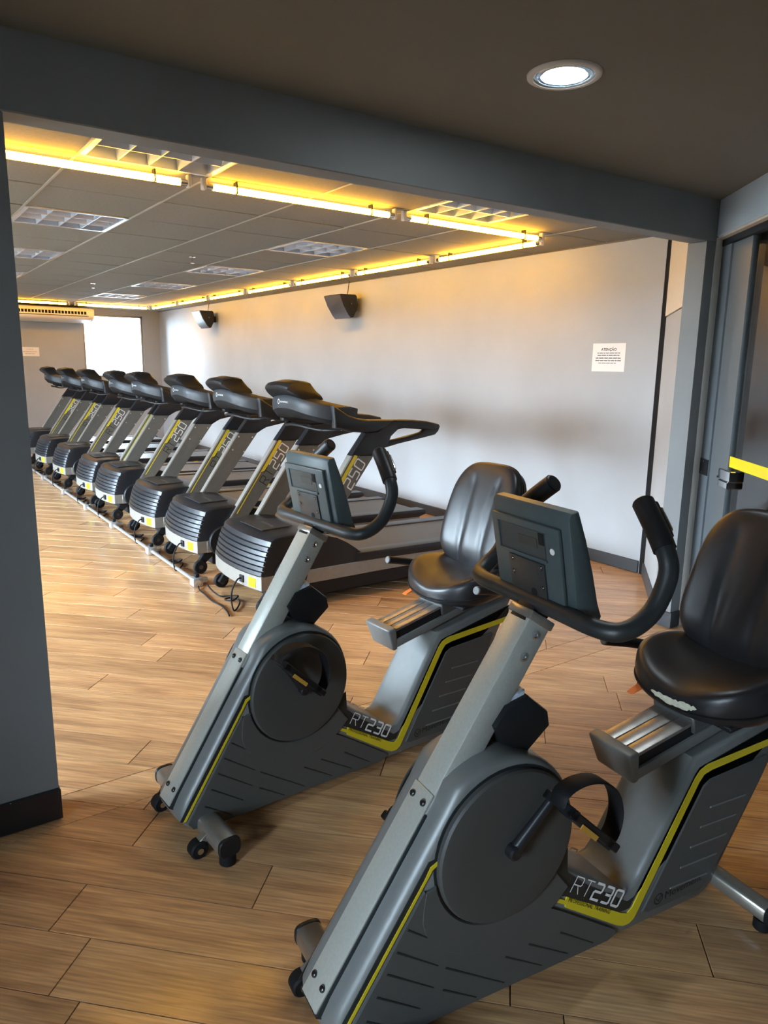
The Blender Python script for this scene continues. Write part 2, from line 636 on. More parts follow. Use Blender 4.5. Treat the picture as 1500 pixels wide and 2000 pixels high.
def plank_bm(bm, poly, h=0.005, bev=0.0012):
    cx = sum(a for a, b in poly) / len(poly)
    cy = sum(b for a, b in poly) / len(poly)
    lo = [bm.verts.new((a, b, -h)) for a, b in poly]
    md = [bm.verts.new((a, b, -bev * .6)) for a, b in poly]

    def inn(a, b):
        d = math.hypot(cx - a, cy - b) or 1
        return a + (cx - a) / d * bev, b + (cy - b) / d * bev
    tp = [bm.verts.new((*inn(a, b), 0)) for a, b in poly]
    n = len(poly)
    bm.faces.new(tp)
    for i in range(n):
        j = (i + 1) % n
        bm.faces.new((lo[i], lo[j], md[j], md[i]))
        bm.faces.new((md[i], md[j], tp[j], tp[i]))
    return n * 5 - 0


def set_rnd(me, vals):
    at = me.attributes.new('plank_rnd', 'FLOAT', 'POINT')
    at.data.foreach_set('value', vals)


NPL = 295
for poly, rnd, ar in ranked[:NPL]:
    bm = bmesh.new()
    plank_bm(bm, poly)
    bmesh.ops.recalc_face_normals(bm, faces=bm.faces)
    me = bpy.data.meshes.new('plank')
    bm.to_mesh(me)
    bm.free()
    set_rnd(me, [rnd] * len(me.vertices))
    obj('plank', me, WOOD, fl)
bm = bmesh.new()
vals = []
for poly, rnd, ar in ranked[NPL:]:
    n0 = len(bm.verts)
    plank_bm(bm, poly)
    vals += [rnd] * (len(bm.verts) - n0)
bmesh.ops.recalc_face_normals(bm, faces=bm.faces)
me = bpy.data.meshes.new('far_planks')
bm.to_mesh(me)
bm.free()
set_rnd(me, vals)
o = obj('far_planks', me, WOOD, fl)
o['kind'] = 'stuff'

# ---- beam with pillar and column (the wall between entrance and gym)
def wallbox(x0, x1, z0, z1, dep=0.11, bev=0.004):
    bm = bmesh.new()
    add_prism(bm, [(x0, front_y(x0)), (x1, front_y(x1)), (x1, front_y(x1) + dep), (x0, front_y(x0) + dep)], z0, z1, bev, 1, 'z')
    return finish(bm, 'w', 40)


struct('trim_1', wallbox(GX0, CX_ + 0.10, BEAM_Z, 2.62), M_WALLDK, 'dark grey painted beam across the wide opening', 'beam')
struct('wall_front', wallbox(GX0, PX, 0, BEAM_Z), M_WALLDK, 'dark grey pillar wall at the left edge of the opening', 'wall')
struct('trim_2', wallbox(CX_, CX_ + 0.084, 0, BEAM_Z), M_WALLDK, 'narrow grey column at the right end of the opening', 'column')
bm = bmesh.new()
x0 = GX0
add_prism(bm, [(x0, front_y(x0) - .012), (PX + .004, front_y(PX) - .012), (PX + .004, front_y(PX) + .115), (x0, front_y(x0) + .115)], 0.003, 0.112, .003, 1, 'z')
struct('baseboard_front', finish(bm, 'b', 40), M_BASEB, 'black baseboard along the foot of the left pillar', 'baseboard')
bm = bmesh.new()
add_prism(bm, [(CX_ - .006, CY_ - .010), (CX_ + .082, CY_ - .011), (CX_ + .082, CY_ + .02), (CX_ - .006, CY_ + .112)], 0.003, 0.10, .003, 1, 'z')
struct('baseboard_column', finish(bm, 'b', 40), M_BASEB, 'black baseboard around the foot of the right column', 'baseboard')

# ---- gym shell
WT = 0.15
struct('wall_right', box_mesh('w', GX1, GX1 + WT, 3.155, GY1 + WT, 0, GZ + .2), M_WALLLT, 'long light grey wall beside the treadmills', 'wall')
struct('baseboard_right', box_mesh('b', GX1 - .014, GX1, 3.16, GY1, 0.002, 0.095, bev=.003, seg=1), M_BASEG, 'charcoal baseboard along the long grey wall', 'baseboard')
# splayed wall from the seam to the column
SA, SB = Vector((4.56, 3.125, 0)), Vector((3.79, 2.475, 0))
sd = (SB - SA).normalized()
sn = Vector((-sd.y, sd.x, 0))
if sn.y > 0 and sn.x > 0:
    pass
if sn.dot(Vector((-1, 1, 0))) < 0:
    sn = -sn


def splay(z0, z1, off, t0=0.0, t1=1.0, th=0.12, bev=.002):
    a = SA + (SB - SA) * t0 + sn * off
    b = SA + (SB - SA) * t1 + sn * off
    c, d = b - sn * th, a - sn * th
    bm = bmesh.new()
    add_prism(bm, [(a.x, a.y), (b.x, b.y), (c.x, c.y), (d.x, d.y)], z0, z1, bev, 1, 'z')
    return finish(bm, 's', 40)


struct('wall_splay', splay(0, 1.848, 0.0, 0.035), M_WALLLT, 'grey lower splayed wall between the black seam and the column', 'wall')
struct('wall_splay_upper', splay(1.852, GZ + .1, 0.008, 0.035), M_WALLCR, 'cream upper splayed wall panel beside the black seam', 'wall')
struct('baseboard_splay', splay(0.002, 0.095, 0.014, 0.03, 1.0, .02), M_BASEG, 'short charcoal baseboard on the splayed wall', 'baseboard')
struct('trim_3', box_mesh('s', GX1 + .004, GX1 + .12, 3.085, 3.158, 0, GZ), M_VOID, 'black vertical seam where the two walls meet', 'seam')
# far wall with the window opening
WX0, WX1, WZ0, WZ1 = 3.18, 4.243, 1.19, 2.30
bm = bmesh.new()
add_box(bm, GX0, WX0, GY1, GY1 + WT, 0, GZ + .2)
add_box(bm, WX1, GX1, GY1, GY1 + WT, 0, GZ + .2)
add_box(bm, WX0, WX1, GY1, GY1 + WT, 0, WZ0)
add_box(bm, WX0, WX1, GY1, GY1 + WT, WZ1, GZ + .2)
struct('wall_far', finish(bm, 'w', 40), M_WALLLT, 'grey end wall with the bright window', 'wall')
wn = struct('window_1', None or box_mesh('p', WX0 + .03, WX1 - .03, GY1 + .06, GY1 + .066, WZ0 + .03, WZ1 - .03), M_PANE, 'overexposed window at the far end wall', 'window')
for a in ((WX0, WX0 + .035, WZ0, WZ1), (WX1 - .035, WX1, WZ0, WZ1), (WX0, WX1, WZ0, WZ0 + .035), (WX0, WX1, WZ1 - .035, WZ1)):
    obj('window_frame', box_mesh('f', a[0], a[1], GY1 + .03, GY1 + .09, a[2], a[3], bev=.003, seg=1), M_TMGREY, wn)
# left wall with a row of windows (daylight of the gym), wall behind the camera
bm = bmesh.new()
ys = [NY0 - .1, ENT_WINDOW[0], ENT_WINDOW[1]]
for a, b in GYM_WINDOWS:
    ys += [a, b]
ys.append(GY1)
for i in range(len(ys) - 1):
    if i % 2 == 0:
        add_box(bm, GX0 - WT, GX0, ys[i], ys[i + 1], 0, GZ + .2)
    else:
        add_box(bm, GX0 - WT, GX0, ys[i], ys[i + 1], 0, .7)
        add_box(bm, GX0 - WT, GX0, ys[i], ys[i + 1], 2.05, GZ + .2)
struct('wall_left', finish(bm, 'w', 40), M_WALLLT, 'grey side wall with a row of windows', 'wall')
for i, (a, b) in enumerate(GYM_WINDOWS + [ENT_WINDOW]):
    wn = struct('window_%d' % (i + 2), box_mesh('p', GX0 - .08, GX0 - .074, a, b, .7, 2.05), M_PANE, 'side window number %d from the far end' % (i + 1), 'window')
    for q in ((a, a + .05), (b - .05, b), ((a + b) / 2 - .025, (a + b) / 2 + .025)):
        obj('window_frame', box_mesh('f', GX0 - .10, GX0 - .05, q[0], q[1], .7, 2.05), M_TMGREY, wn)
struct('wall_back', box_mesh('w', GX0 - WT, 3.6, NY0 - WT, NY0, 0, GZ + .2), M_WALLLT, 'wall behind the viewer', 'wall')

# ---- ceilings
struct('ceiling_entrance', box_mesh('c', GX0, 6.4, NY0 - .1, PY + 0.02, NZ, NZ + .12), M_CEILN, 'dark olive painted ceiling above the exercise bikes', 'ceiling')
cl = struct('ceiling', box_mesh('c', GX0, 4.9, 2.3, GY1 + .1, GZ + .10, GZ + .2), M_TBARD, 'grey suspended tile ceiling of the gym', 'ceiling')
TP = 0.625
xs_g = [1.485 + TP * k for k in range(-7, 5)]
xs_g = [GX0] + [x for x in xs_g if GX0 + .05 < x < GX1 - .05] + [GX1]
ys_g = [2.44, 3.035, 3.66] + [3.14 + TP * k for k in range(2, 18) if 3.14 + TP * k < GY1 - .05] + [GY1]
LUM = {(0.86, 3.035), (0.86, 5.015), (0.86, 6.89), (0.86, 8.765), (2.735, 3.035), (2.735, 5.015), (2.735, 6.89), (2.735, 8.765), (2.735, 10.64)}


def is_lum(x, y):
    return any(abs(x - a) < .02 and abs(y - b) < .02 for a, b in LUM)


tile_cache = {}
for i in range(len(xs_g) - 1):
    for j in range(len(ys_g) - 1):
        xa, xb, ya, yb = xs_g[i], xs_g[i + 1], ys_g[j], ys_g[j + 1]
        if is_lum(xa, ya):
            continue
        key = (round(xb - xa, 3), round(yb - ya, 3))
        if key not in tile_cache:
            tile_cache[key] = box_mesh('ceiling_tile', 0.005, key[0] - .005, .007, key[1] - .007, 0, .012, bev=.003, seg=1)
        o = obj('ceiling_tile', tile_cache[key], M_TILE, cl)
        o.location = (xa, ya, GZ + random.uniform(0.0, 0.003))
for x in xs_g[1:-1]:
    obj('grid_bar', box_mesh('g', x - .0055, x + .0055, 2.44, GY1, GZ - .003, GZ + .02), M_TBAR, cl)
for y in ys_g[1:-1]:
    obj('grid_bar', box_mesh('g', GX0, GX1, y - .004, y + .004, GZ + .010, GZ + .02), M_TBARD, cl)
# edge trim where ceiling meets the right wall
struct('trim_4', box_mesh('t', GX1 - .012, GX1, 3.16, GY1, GZ - .006, GZ + .002), M_BASEG, 'dark ceiling edge trim along the long grey wall', 'trim')

# ---- door wall at the right (splayed), header, frame, glass door
def wall_pt(s, dep, z=0.0):
    p = Q0 + WD * s + WN * dep
    return Vector((p.x, p.y, z))


def wall_prism(s0, s1, d0, d1, z0, z1, bev=.002):
    a, b, c, d = wall_pt(s0, d0), wall_pt(s1, d0), wall_pt(s1, d1), wall_pt(s0, d1)
    bm = bmesh.new()
    add_prism(bm, [(a.x, a.y), (b.x, b.y), (c.x, c.y), (d.x, d.y)], z0, z1, bev, 1, 'z')
    return finish(bm, 'd', 40)


struct('wall_door', wall_prism(0.0, 3.2, 0.0, 0.10, 2.195, 2.55), M_HEAD, 'blue grey header wall above the glass door', 'wall')
struct('wall_door_side', wall_prism(1.45, 5.2, 0.0, 0.10, 0, 2.195), M_WALLBL, 'blue grey wall beyond the glass door', 'wall')
bm = bmesh.new()
a, b = wall_pt(0.004, 0.0), wall_pt(-0.046, 0.052)
c, d = wall_pt(-0.060, 0.04), wall_pt(-0.016, -0.006)
add_prism(bm, [(a.x, a.y), (b.x, b.y), (c.x, c.y), (d.x, d.y)], 0.0, 2.19, 0, 1, 'z')
struct('trim_5', finish(bm, 'j', 40), mat('white jamb paint', (.80, .78, .72), .5), 'pale jamb strip between the column and the door frame', 'trim')
struct('trim_6', wall_prism(-0.09, 1.45, 0.012, 0.10, 2.185, 2.195, 0), M_WALLCR, 'pale underside of the door header', 'trim')
dr = struct('door_1', wall_prism(-0.044, 0.085, 0.05, 0.11, 0, 2.15), M_WALLBL, 'grey framed glass door with a yellow safety stripe', 'door')
obj('door_track', wall_prism(-0.044, 1.45, 0.045, 0.10, 2.15, 2.186), M_BLACK, dr)
obj('door_stile', wall_prism(0.092, 0.335, 0.058, 0.078, 0.01, 2.15, .003), M_WALLBL, dr)
obj('door_stile', wall_prism(1.33, 1.45, 0.052, 0.10, 0.01, 2.15, .003), M_WALLBL, dr)
obj('glass_pane', wall_prism(0.333, 1.33, 0.066, 0.072, 0.01, 2.15, 0), M_DOORG, dr)
obj('safety_stripe', wall_prism(0.338, 1.33, 0.0625, 0.0655, 1.003, 1.058, 0), M_YELB, dr)
sp = obj('strike_plate', wall_prism(-0.040, 0.08, 0.046, 0.052, 0.915, 1.005, .001), M_BLACK, dr)
for s_, z_ in ((.02, .992), (.0, .928)):
    bm = bmesh.new()
    add_cyl(bm, wall_pt(s_, .045, z_), WN, .005, .003, 10)
    obj('screw', finish(bm, 's'), M_CHROME, sp)
lk = obj('lock', wall_prism(0.29, 0.44, 0.030, 0.068, 0.935, 0.990, .004), M_CHROME, dr)
obj('lock_case', wall_prism(0.305, 0.425, 0.026, 0.068, 0.895, 0.935, .006), M_CHROME, lk)
obj('lock_bolt', wall_prism(0.262, 0.292, 0.034, 0.066, 0.934, 0.948, .002), M_CHROME, lk)
# small room behind the glass
bm = bmesh.new()
a, b = wall_pt(-4.4, 1.9), wall_pt(4.2, 1.9)
add_prism(bm, [(a.x, a.y), (b.x, b.y), (b.x + .1, b.y - .08), (a.x + .1, a.y - .08)], 0, 2.4, 0, 1, 'z')
struct('wall_beyond', finish(bm, 'w', 40), M_WALLLT, 'grey wall seen dimly behind the glass door', 'wall')

struct('ceiling_beyond', box_mesh('c', 4.72, 9.0, -1.5, 6.5, NZ + .005, NZ + .14), M_CEILN, 'ceiling of the room behind the glass door', 'ceiling')
struct('wall_beyond_end', box_mesh('w', 4.72, 9.0, 6.3, 6.45, 0, NZ + .1), M_WALLLT, 'end wall of the room behind the glass door', 'wall')
struct('wall_beyond_side', box_mesh('w', 8.85, 9.0, -1.5, 6.4, 0, NZ + .1), M_WALLLT, 'side wall of the room behind the glass door', 'wall')

# ================================================================== LIGHT FIXTURES
# ---- louvred recessed luminaires (switched off)
def luminaire_parts():
    bm = bmesh.new()
    S = TP
    # housing: open box
    z0, z1 = GZ - .004, GZ + .09
    add_box(bm, .012, S - .012, .012, S - .012, z1 - .004, z1)
    for q in ((.008, .016, .008, S - .008), (S - .016, S - .008, .008, S - .008), (.008, S - .008, .008, .016), (.008, S - .008, S - .016, S - .008)):
        add_box(bm, *q, z0 + .004, z1)
    hous = finish(bm, 'housing', 40)
    bm = bmesh.new()
    for q in ((.004, .030, .004, S - .004), (S - .030, S - .004, .004, S - .004), (.004, S - .004, .004, .030), (.004, S - .004, S - .030, S - .004)):
        add_box(bm, *q, z0, z0 + .006)
    frame = finish(bm, 'frame', 40)

    def blade_x(y):          # long parabolic reflector ridge running along x
        pr = [(y - .030, z1 - .006), (y - .012, z0 + .02), (y - .002, z0 + .003), (y + .002, z0 + .003), (y + .012, z0 + .02), (y + .030, z1 - .006)]
        return prism_mesh('reflector', pr, .03, S - .03, 0, 1, 'x', 25)

    def blade_y(x):
        return prism_mesh('louvre_blade', [(x - .008, z1 - .03), (x - .0025, z0 + .002), (x + .0025, z0 + .002), (x + .008, z1 - .03)], .03, S - .03)
    refl = [blade_x(y) for y in (.03 + .188, .03 + .188 * 2)]
    blades = [blade_y(.03 + (S - .06) / 4 * k) for k in (1, 2, 3)]
    tubes = [tube_mesh('lamp_tube', [(.05, y, z1 - .03), (S - .05, y, z1 - .03)], .013, 10) for y in (.03 + .094, .03 + .282, .03 + .47)]
    return hous, frame, refl, blades, tubes


LP = luminaire_parts()
M_OFFT = mat('unlit lamp tube', (0.70, 0.74, 0.78), 0.3)
LUMDESC = {
    (0.86, 3.035): 'large unlit louvred luminaire beside the beam, left of the two nearest',
    (2.735, 3.035): 'unlit louvred luminaire beside the beam above the amber corner tubes',
    (0.86, 5.015): 'unlit louvred luminaire in the left column, second from the beam',
    (0.86, 6.89): 'unlit louvred luminaire in the left column, third from the beam',
    (0.86, 8.765): 'mostly hidden unlit luminaire behind the pillar edge, fourth from the beam',
    (2.735, 5.015): 'unlit louvred luminaire in the right column, second from the beam',
    (2.735, 6.89): 'unlit louvred luminaire in the right column, third from the beam',
    (2.735, 8.765): 'unlit louvred luminaire in the right column, fourth from the beam',
    (2.735, 10.64): 'farthest unlit louvred luminaire in the right column',
}
for (x, y), lab in LUMDESC.items():
    t = thing('recessed_luminaire', lab, 'ceiling light', (x, y, 0), 0, 'recessed louvred ceiling lights')
    obj('housing', LP[0], M_LOUV, t)
    obj('frame', LP[1], M_LOUV, t)
    for m_ in LP[2]:
        obj('reflector', m_, M_LOUV, t)
    for m_ in LP[3]:
        obj('louvre_blade', m_, M_LOUV, t)
    for m_ in LP[4]:
        obj('lamp_tube', m_, M_OFFT, t)

# ---- amber tubes
TZ = GZ - 0.040
TL = 1.155


def tube_light_parts():
    a = tube_mesh('tube', [(-TL / 2 + .03, 0, 0), (TL / 2 - .03, 0, 0)], .017, 14)
    caps = [tube_mesh('end_cap', [(s * (TL / 2 - .035), 0, 0), (s * (TL / 2), 0, 0)], .0175, 14) for s in (-1, 1)]
    sock = [box_mesh('lamp_holder', min(s * (TL / 2), s * (TL / 2 + .02)), max(s * (TL / 2), s * (TL / 2 + .02)), -.018, .018, -.020, .039, bev=.004, seg=1) for s in (-1, 1)]
    clips = [box_mesh('clip', x - .003, x + .003, -.019, .019, -.019, .039) for x in (-TL * .36, TL * .36)]
    return a, caps, sock, clips


TBP = tube_light_parts()


def tube_light(x, y, rz, lab):
    t = thing('tube_light', lab, 'tube light', (x, y, TZ), rz, 'amber ceiling tubes')
    obj('tube', TBP[0], M_TUBE, t)
    for m_ in TBP[1]:
        obj('end_cap', m_, M_CHROME, t)
    for m_ in TBP[2]:
        obj('lamp_holder', m_, M_SOCK, t)
    for m_ in TBP[3]:
        obj('clip', m_, M_BLACK, t)


for i, (x, lab) in enumerate(((0.798, 'amber tube light running out from the left pillar, beside the near luminaire'),
                              (2.049, 'middle amber tube light of the near ceiling row'),
                              (3.292, 'amber tube light ending at the near right ceiling corner'))):
    tube_light(x, 3.685, 0, lab)
ORD = ['first', 'second', 'third', 'fourth', 'fifth', 'sixth', 'seventh']
for i in range(7):
    tube_light(3.985, 3.74 + 1.25 * (i + .5), PI / 2, '%s amber tube light along the long wall counted from the beam' % ORD[i])
tube_light(3.365, 12.55, 0, 'far amber tube light at the corner by the window')
tube_light(2.105, 12.55, 0, 'far amber tube light above the air conditioner')

# ---- downlight
Z, Xx, Yy = Vector((0, 0, 1)), Vector((1, 0, 0)), Vector((0, 1, 0))
bm = bmesh.new()
add_lathe(bm, Vector((0, 0, 0)), Z, Xx, Yy, [(.114, 0), (.113, -.005), (.108, -.008), (.094, -.008), (.092, -.004), (.092, 0)], 48, False, False)
DL_RING = finish(bm, 'r', 50)
bm = bmesh.new()
add_lathe(bm, Vector((0, 0, -.003)), Z, Xx, Yy, [(.092, 0), (.088, .0), (.086, -.003), (.080, -.004), (.078, .000), (.071, -.002), (.069, .0015), (.062, .0015)], 48, False, False)
DL_REFL = finish(bm, 'r', 20)
DL_LAMP = cyl_mesh('l', (0, 0, -.003), (0, 0, 1), .062, .005, 40, .001)
for loc_, lab_ in (((1.839, 1.689, NZ), 'round white recessed downlight in the olive ceiling, switched on'),
                   ((5.94, 3.24, NZ + .005), 'bright downlight seen through the glass door')):
    dl = thing('downlight', lab_, 'ceiling light', loc_, 0)
    obj('trim_ring', DL_RING, mat('downlight ring', (.62, .60, .56), .4), dl)
    obj('reflector', DL_REFL, M_DREFL, dl)
    obj('lamp', DL_LAMP, M_DLIGHT, dl)

# ---- sprinklers
def sprinkler(x, y, lab):
    t = thing('sprinkler', lab, 'sprinkler', (x, y, GZ), 0, 'ceiling sprinklers')
    obj('rosette', cyl_mesh('r', (0, 0, -.003), (0, 0, 1), .03, .006, 20, .002), M_CHROME, t)
    obj('stem', cyl_mesh('s', (0, 0, -.028), (0, 0, 1), .007, .05, 10), M_CHROME, t)
    obj('deflector', cyl_mesh('d', (0, 0, -.055), (0, 0, 1), .017, .003, 16), M_CHROME, t)


sprinkler(2.42, 6.42, 'small sprinkler head on the ceiling nearer the beam')
sprinkler(2.30, 9.40, 'small sprinkler head on the ceiling farther from the beam')

# ================================================================== TREADMILLS
HY = 0.35     # half width


def tread_parts():
    P = []        # (name, mesh, material, [children])

    def add(n, m, mt, ch=()):
        P.append((n, m, mt, list(ch)))
    # hood, lofted with curved front and stepped ridges
    prof = [(0.031, .243)]
    fr = [(0.030, .25), (0.047, .315), (0.066, .38), (0.088, .432)]

    def fx(z):
        for (x0, z0), (x1, z1) in zip(fr, fr[1:]):
            if z <= z1:
                return x0 + (x1 - x0) * (z - z0) / (z1 - z0)
        return fr[-1][0]
    zz = .25
    bands = 6
    for k in range(bands):
        za, zb = .25 + (.425 - .25) * k / bands, .25 + (.425 - .25) * (k + 1) / bands
        prof += [(fx(za) - .004, za + .001), (fx(zb) - .007, zb - .007), (fx(zb) + .004, zb - .003), (fx(zb) + .005, zb)]
    prof += [(.098, .452), (.125, .470), (.20, .478), (.302, .478), (.40, .470), (.47, .455), (.56, .42), (.634, .381), (.70, .335), (.748, .298), (.748, .243)]
    bm = bmesh.new()
    ysn = [-1, -.985, -.93, -.8, -.6, -.3, 0, .3, .6, .8, .93, .985, 1]
    grid = []
    for t in ysn:
        a = abs(t)
        bulge = -.050 * (1 - a ** 2.2) + (.020 if a > .99 else (.006 if a > .98 else 0))
        side = .012 if a > .99 else 0
        row = []
        for (x, z) in prof:
            wgt = max(0.0, min(1.0, (.34 - x) / .30))
            drop = (.010 if a > .99 else (.003 if a > .98 else 0)) if z > .44 else 0
            row.append(bm.verts.new((x + bulge * wgt, t * HY, z - drop)))
        grid.append(row)
    for i in range(len(grid) - 1):
        for j in range(len(prof) - 1):
            bm.faces.new((grid[i][j], grid[i + 1][j], grid[i + 1][j + 1], grid[i][j + 1]))
    bm.faces.new(grid[0])
    bm.faces.new(grid[-1][::-1])
    hood = finish(bm, 'hood', 32)
    # hood top inset with lettering
    ins = prism_mesh('hood_panel', [(.13, -.16), (.13, .16), (.36, .13), (.36, -.13)], .4785, .484, .003, 1, 'z')
    lt = font_mesh('lettering', 'Movement', .042, lambda u, v: Vector((.25 - v, -.11 + u, .4848)), sx=1.0)
    add('hood', hood, M_BLKG, [('hood_panel', ins, M_CONS), ('lettering', lt, M_TMGREY)])
    # silver skirt at the front (bowed) and side rails
    sk = []
    for t in ysn:
        a = abs(t)
        sk.append((0.030 - .050 * (1 - a ** 2.2), t * HY))
    poly = sk + [(.12, HY), (.12, -HY)]
    def skx(y):
        return 0.030 - .050 * (1 - (abs(y) / HY) ** 2.2)

    def on_skirt(name, ya, yb, za, zb, o0, o1):
        bm = bmesh.new()
        add_box(bm, o0, o1, ya, yb, za, zb, xf=lambda c: Vector((skx(c.y) - c.x, c.y, c.z)))
        return finish(bm, name, 40)
    sticker = on_skirt('warning_sticker', -.300, -.235, .168, .228, -.002, .0025)
    inlet = on_skirt('power_inlet', -.185, -.145, .178, .222, -.004, .008)
    add('front_skirt', prism_mesh('front_skirt', poly, .155, .2445, .004, 1, 'z'), M_TMGREY, [('warning_sticker', sticker, M_YELB), ('power_inlet', inlet, M_BLACK)])
    for s in (-1, 1):
        y0, y1 = sorted((s * .328, s * .352))
        add('side_rail', box_mesh('side_rail', .10, 2.02, y0, y1, .155, .243, bev=.004, seg=1), M_TMGREY)
        y0, y1 = sorted((s * .245, s * .362))
        ft = prism_mesh('foot_rail', [(.70, .245), (.70, .305), (.76, .302), (2.06, .278), (2.075, .268), (2.075, .235), (2.0, .215)], y0, y1, .006, 2)
        add('foot_rail', ft, M_BLKG)
        y0, y1 = sorted((s * .352, s * .372))
        wc = cyl_mesh('wheel_cover', (.225, s * .358, .228), (0, 1, 0), .112, .030, 36, .008)
        add('roller_cover', wc, M_BLACK)
        # transport wheel with bracket
        br = prism_mesh('wheel_bracket', [(.02, .055), (.05, .03), (.17, .13), (.17, .17), (.11, .17)], s * .30 - .018, s * .30 + .018, .004, 1)
        wh = cyl_mesh('wheel', (.055, s * .325, .052), (0, 1, 0), .050, .030, 24, .006)
        hb = cyl_mesh('wheel_hub', (.055, s * .342, .052), (0, 1, 0), .016, .006, 14)
        add('wheel_bracket', br, M_BLACK)
        add('wheel', wh, M_RUB, [('wheel_hub', hb, M_BOLT)])
    add('underframe', box_mesh('underframe', .16, 1.97, -.30, .30, .045, .160, bev=.01, seg=1), M_BLACK)
    for x in (1.86,):
        for s in (-1, 1):
            add('foot', cyl_mesh('foot', (x, s * .24, .024), (0, 0, 1), .032, .048, 18, .004), M_RUB)
    add('rear_label', box_mesh('rear_label', 1.60, 1.66, -.3545, -.3525, .175, .222), M_YEL)
    # belt and rear roller
    bm = bmesh.new()
    add_prism(bm, [(.68, .262), (.68, .296), (.74, .294), (2.015, .272), (2.045, .262), (2.055, .245), (2.045, .222), (2.0, .215)], -.244, .244, .002, 1)
    add('running_belt', finish(bm, 'running_belt', 38), M_BELT)
    # uprights with black caps, grips
    up = [(.185, .255), (.312, .255), (.436, .42), (.823, .930), (.647, .938), (.307, .434)]
    cap = [(.647, .938), (.823, .930), (.862, .953), (.925, .985), (.955, 1.045), (1.009, 1.088), (1.055, 1.15), (.971, 1.150), (.846, 1.080), (.757, 1.078)]
    brace = [(.858, .950), (.908, .972), (1.032, .996), (1.213, 1.022), (1.325, 1.040), (1.352, 1.062), (1.366, 1.094), (1.300, 1.094), (1.235, 1.078), (1.205, 1.060), (1.06, 1.035), (.915, 1.012)]
    grip = [(.985, 1.083), (1.061, 1.094), (1.235, 1.078), (1.300, 1.072), (1.366, 1.092), (1.350, 1.112), (1.25, 1.134), (1.134, 1.147), (.971, 1.152)]
    link = [(.520, 1.250), (.548, 1.240), (.632, 1.191), (.700, 1.170), (.776, 1.158), (.980, 1.152), (.915, 1.10), (.846, 1.077), (.767, 1.074), (.66, 1.085), (.535, 1.112)]
    un = Vector((.559, .829))
    for s in (-1, 1):
        y0, y1 = sorted((s * .322, s * .368))
        yo = s * .3688
        kids = []
        # trim edge, decal, lettering on the outer face
        edge = prism_mesh('edge_trim', [(.196, .262), (.318, .434), (.658, .936), (.647, .938), (.305, .434), (.186, .262)], y0 - .001, y1 + .001, 0, 1)
        kids.append(('edge_trim', edge, M_TMEDGE))

        def P_(u, v, yo=yo):
            # u along the upright upwards, v across towards the front edge
            return Vector((.405 + un.x * u - un.y * v, yo, .46 + un.y * u + un.x * v))
        bm = bmesh.new()
        vs = [bm.verts.new(P_(a, b)) for a, b in ((.30, .022), (.555, .022), (.555, .046), (.27, .046))]
        bm.faces.new(vs)
        vs = [bm.verts.new(P_(a, b)) for a, b in ((-.075, .038), (.272, .038), (.27, .046), (-.075, .046))]
        bm.faces.new(vs)
        st = bpy.data.meshes.new('stripe')
        bm.to_mesh(st)
        bm.free()
        kids.append(('stripe', st, M_YEL))
        if s < 0:
            t1 = stroke_text('lettering', '250', lambda u, v: P_(.355 + u, -.055 + v), .070, .0085)
            t0 = stroke_text('lettering', 'RT', lambda u, v: P_(.215 + u, -.050 + v), .068, .0060)
        else:
            t1 = stroke_text('lettering', '250', lambda u, v: P_(.555 - u, .015 - v), .070, .0085)
            t0 = stroke_text('lettering', 'RT', lambda u, v: P_(.33 - u, .015 - v), .068, .0060)
        kids.append(('lettering', t1, M_WHITE))
        kids.append(('lettering', t0, M_BPRINT))
        for (x, z) in ((.655, .905), (.775, .895), (.60, .80), (.70, .78)):
            kids.append(('rivet', cyl_mesh('rivet', (x, s * .3215, z), (0, 1, 0), .007, .004, 10), M_TMEDGE))
        add('upright', prism_mesh('upright', up, y0, y1, .004, 1), M_TMSHADE, kids)
        y0, y1 = sorted((s * .312, s * .372))
        add('upright_cap', prism_mesh('upright_cap', cap, y0, y1, .010, 2), M_BLKG)
        add('grip_brace', prism_mesh('grip_brace', brace, y0 + .008, y1 - .008, .010, 2), M_BLKG)
        add('hand_grip', prism_mesh('hand_grip', grip, y0, y1, .016, 3), M_BLKG)
        add('handrail', prism_mesh('handrail', link, y0, y1, .018, 3), M_BLKG)
    # console pod: swept back and down towards both handrails, visor over the middle
    def cxf(y):
        return .385 + .163 * (abs(y) / .35) ** 4

    def czt(y):
        return 1.300 - .062 * (abs(y) / .35) ** 2

    def sweep(name, sec, ylist, zf=czt, ang=35):
        bm = bmesh.new()
        rings = []
        for y in ylist:
            rings.append([bm.verts.new((cxf(y) + dx, y, zf(y) + dz)) for dx, dz in sec(y)])
        n = len(rings[0])
        for i in range(len(rings) - 1):
            for k in range(n):
                bm.faces.new((rings[i][k], rings[i + 1][k], rings[i + 1][(k + 1) % n], rings[i][(k + 1) % n]))
        bm.faces.new(rings[0][::-1])
        bm.faces.new(rings[-1])
        return finish(bm, name, ang)
    yl = [-.352 + .704 * k / 28 for k in range(29)]
    upper = sweep('console', lambda y: [(.006, .0), (-.002, -.010), (-.005, -.045), (.0, -.082), (.09, -.086), (.15, -.06), (.155, -.01), (.10, .004)], yl)
    low = sweep('lower_shell', lambda y: [(.004, -.080), (.008, -.088), (.030, -.118), (.066, -.142 + .03 * abs(y) / .35), (.11, -.152 + .02 * abs(y) / .35), (.155, -.135), (.16, -.075), (.08, -.078)], yl)

    def CB(u, v):
        y = .055 - u
        return Vector((cxf(y) - .0062, y, czt(y) - .048 + v))
    lg = font_mesh('lettering', 'movement', .024, CB)
    bm = bmesh.new()
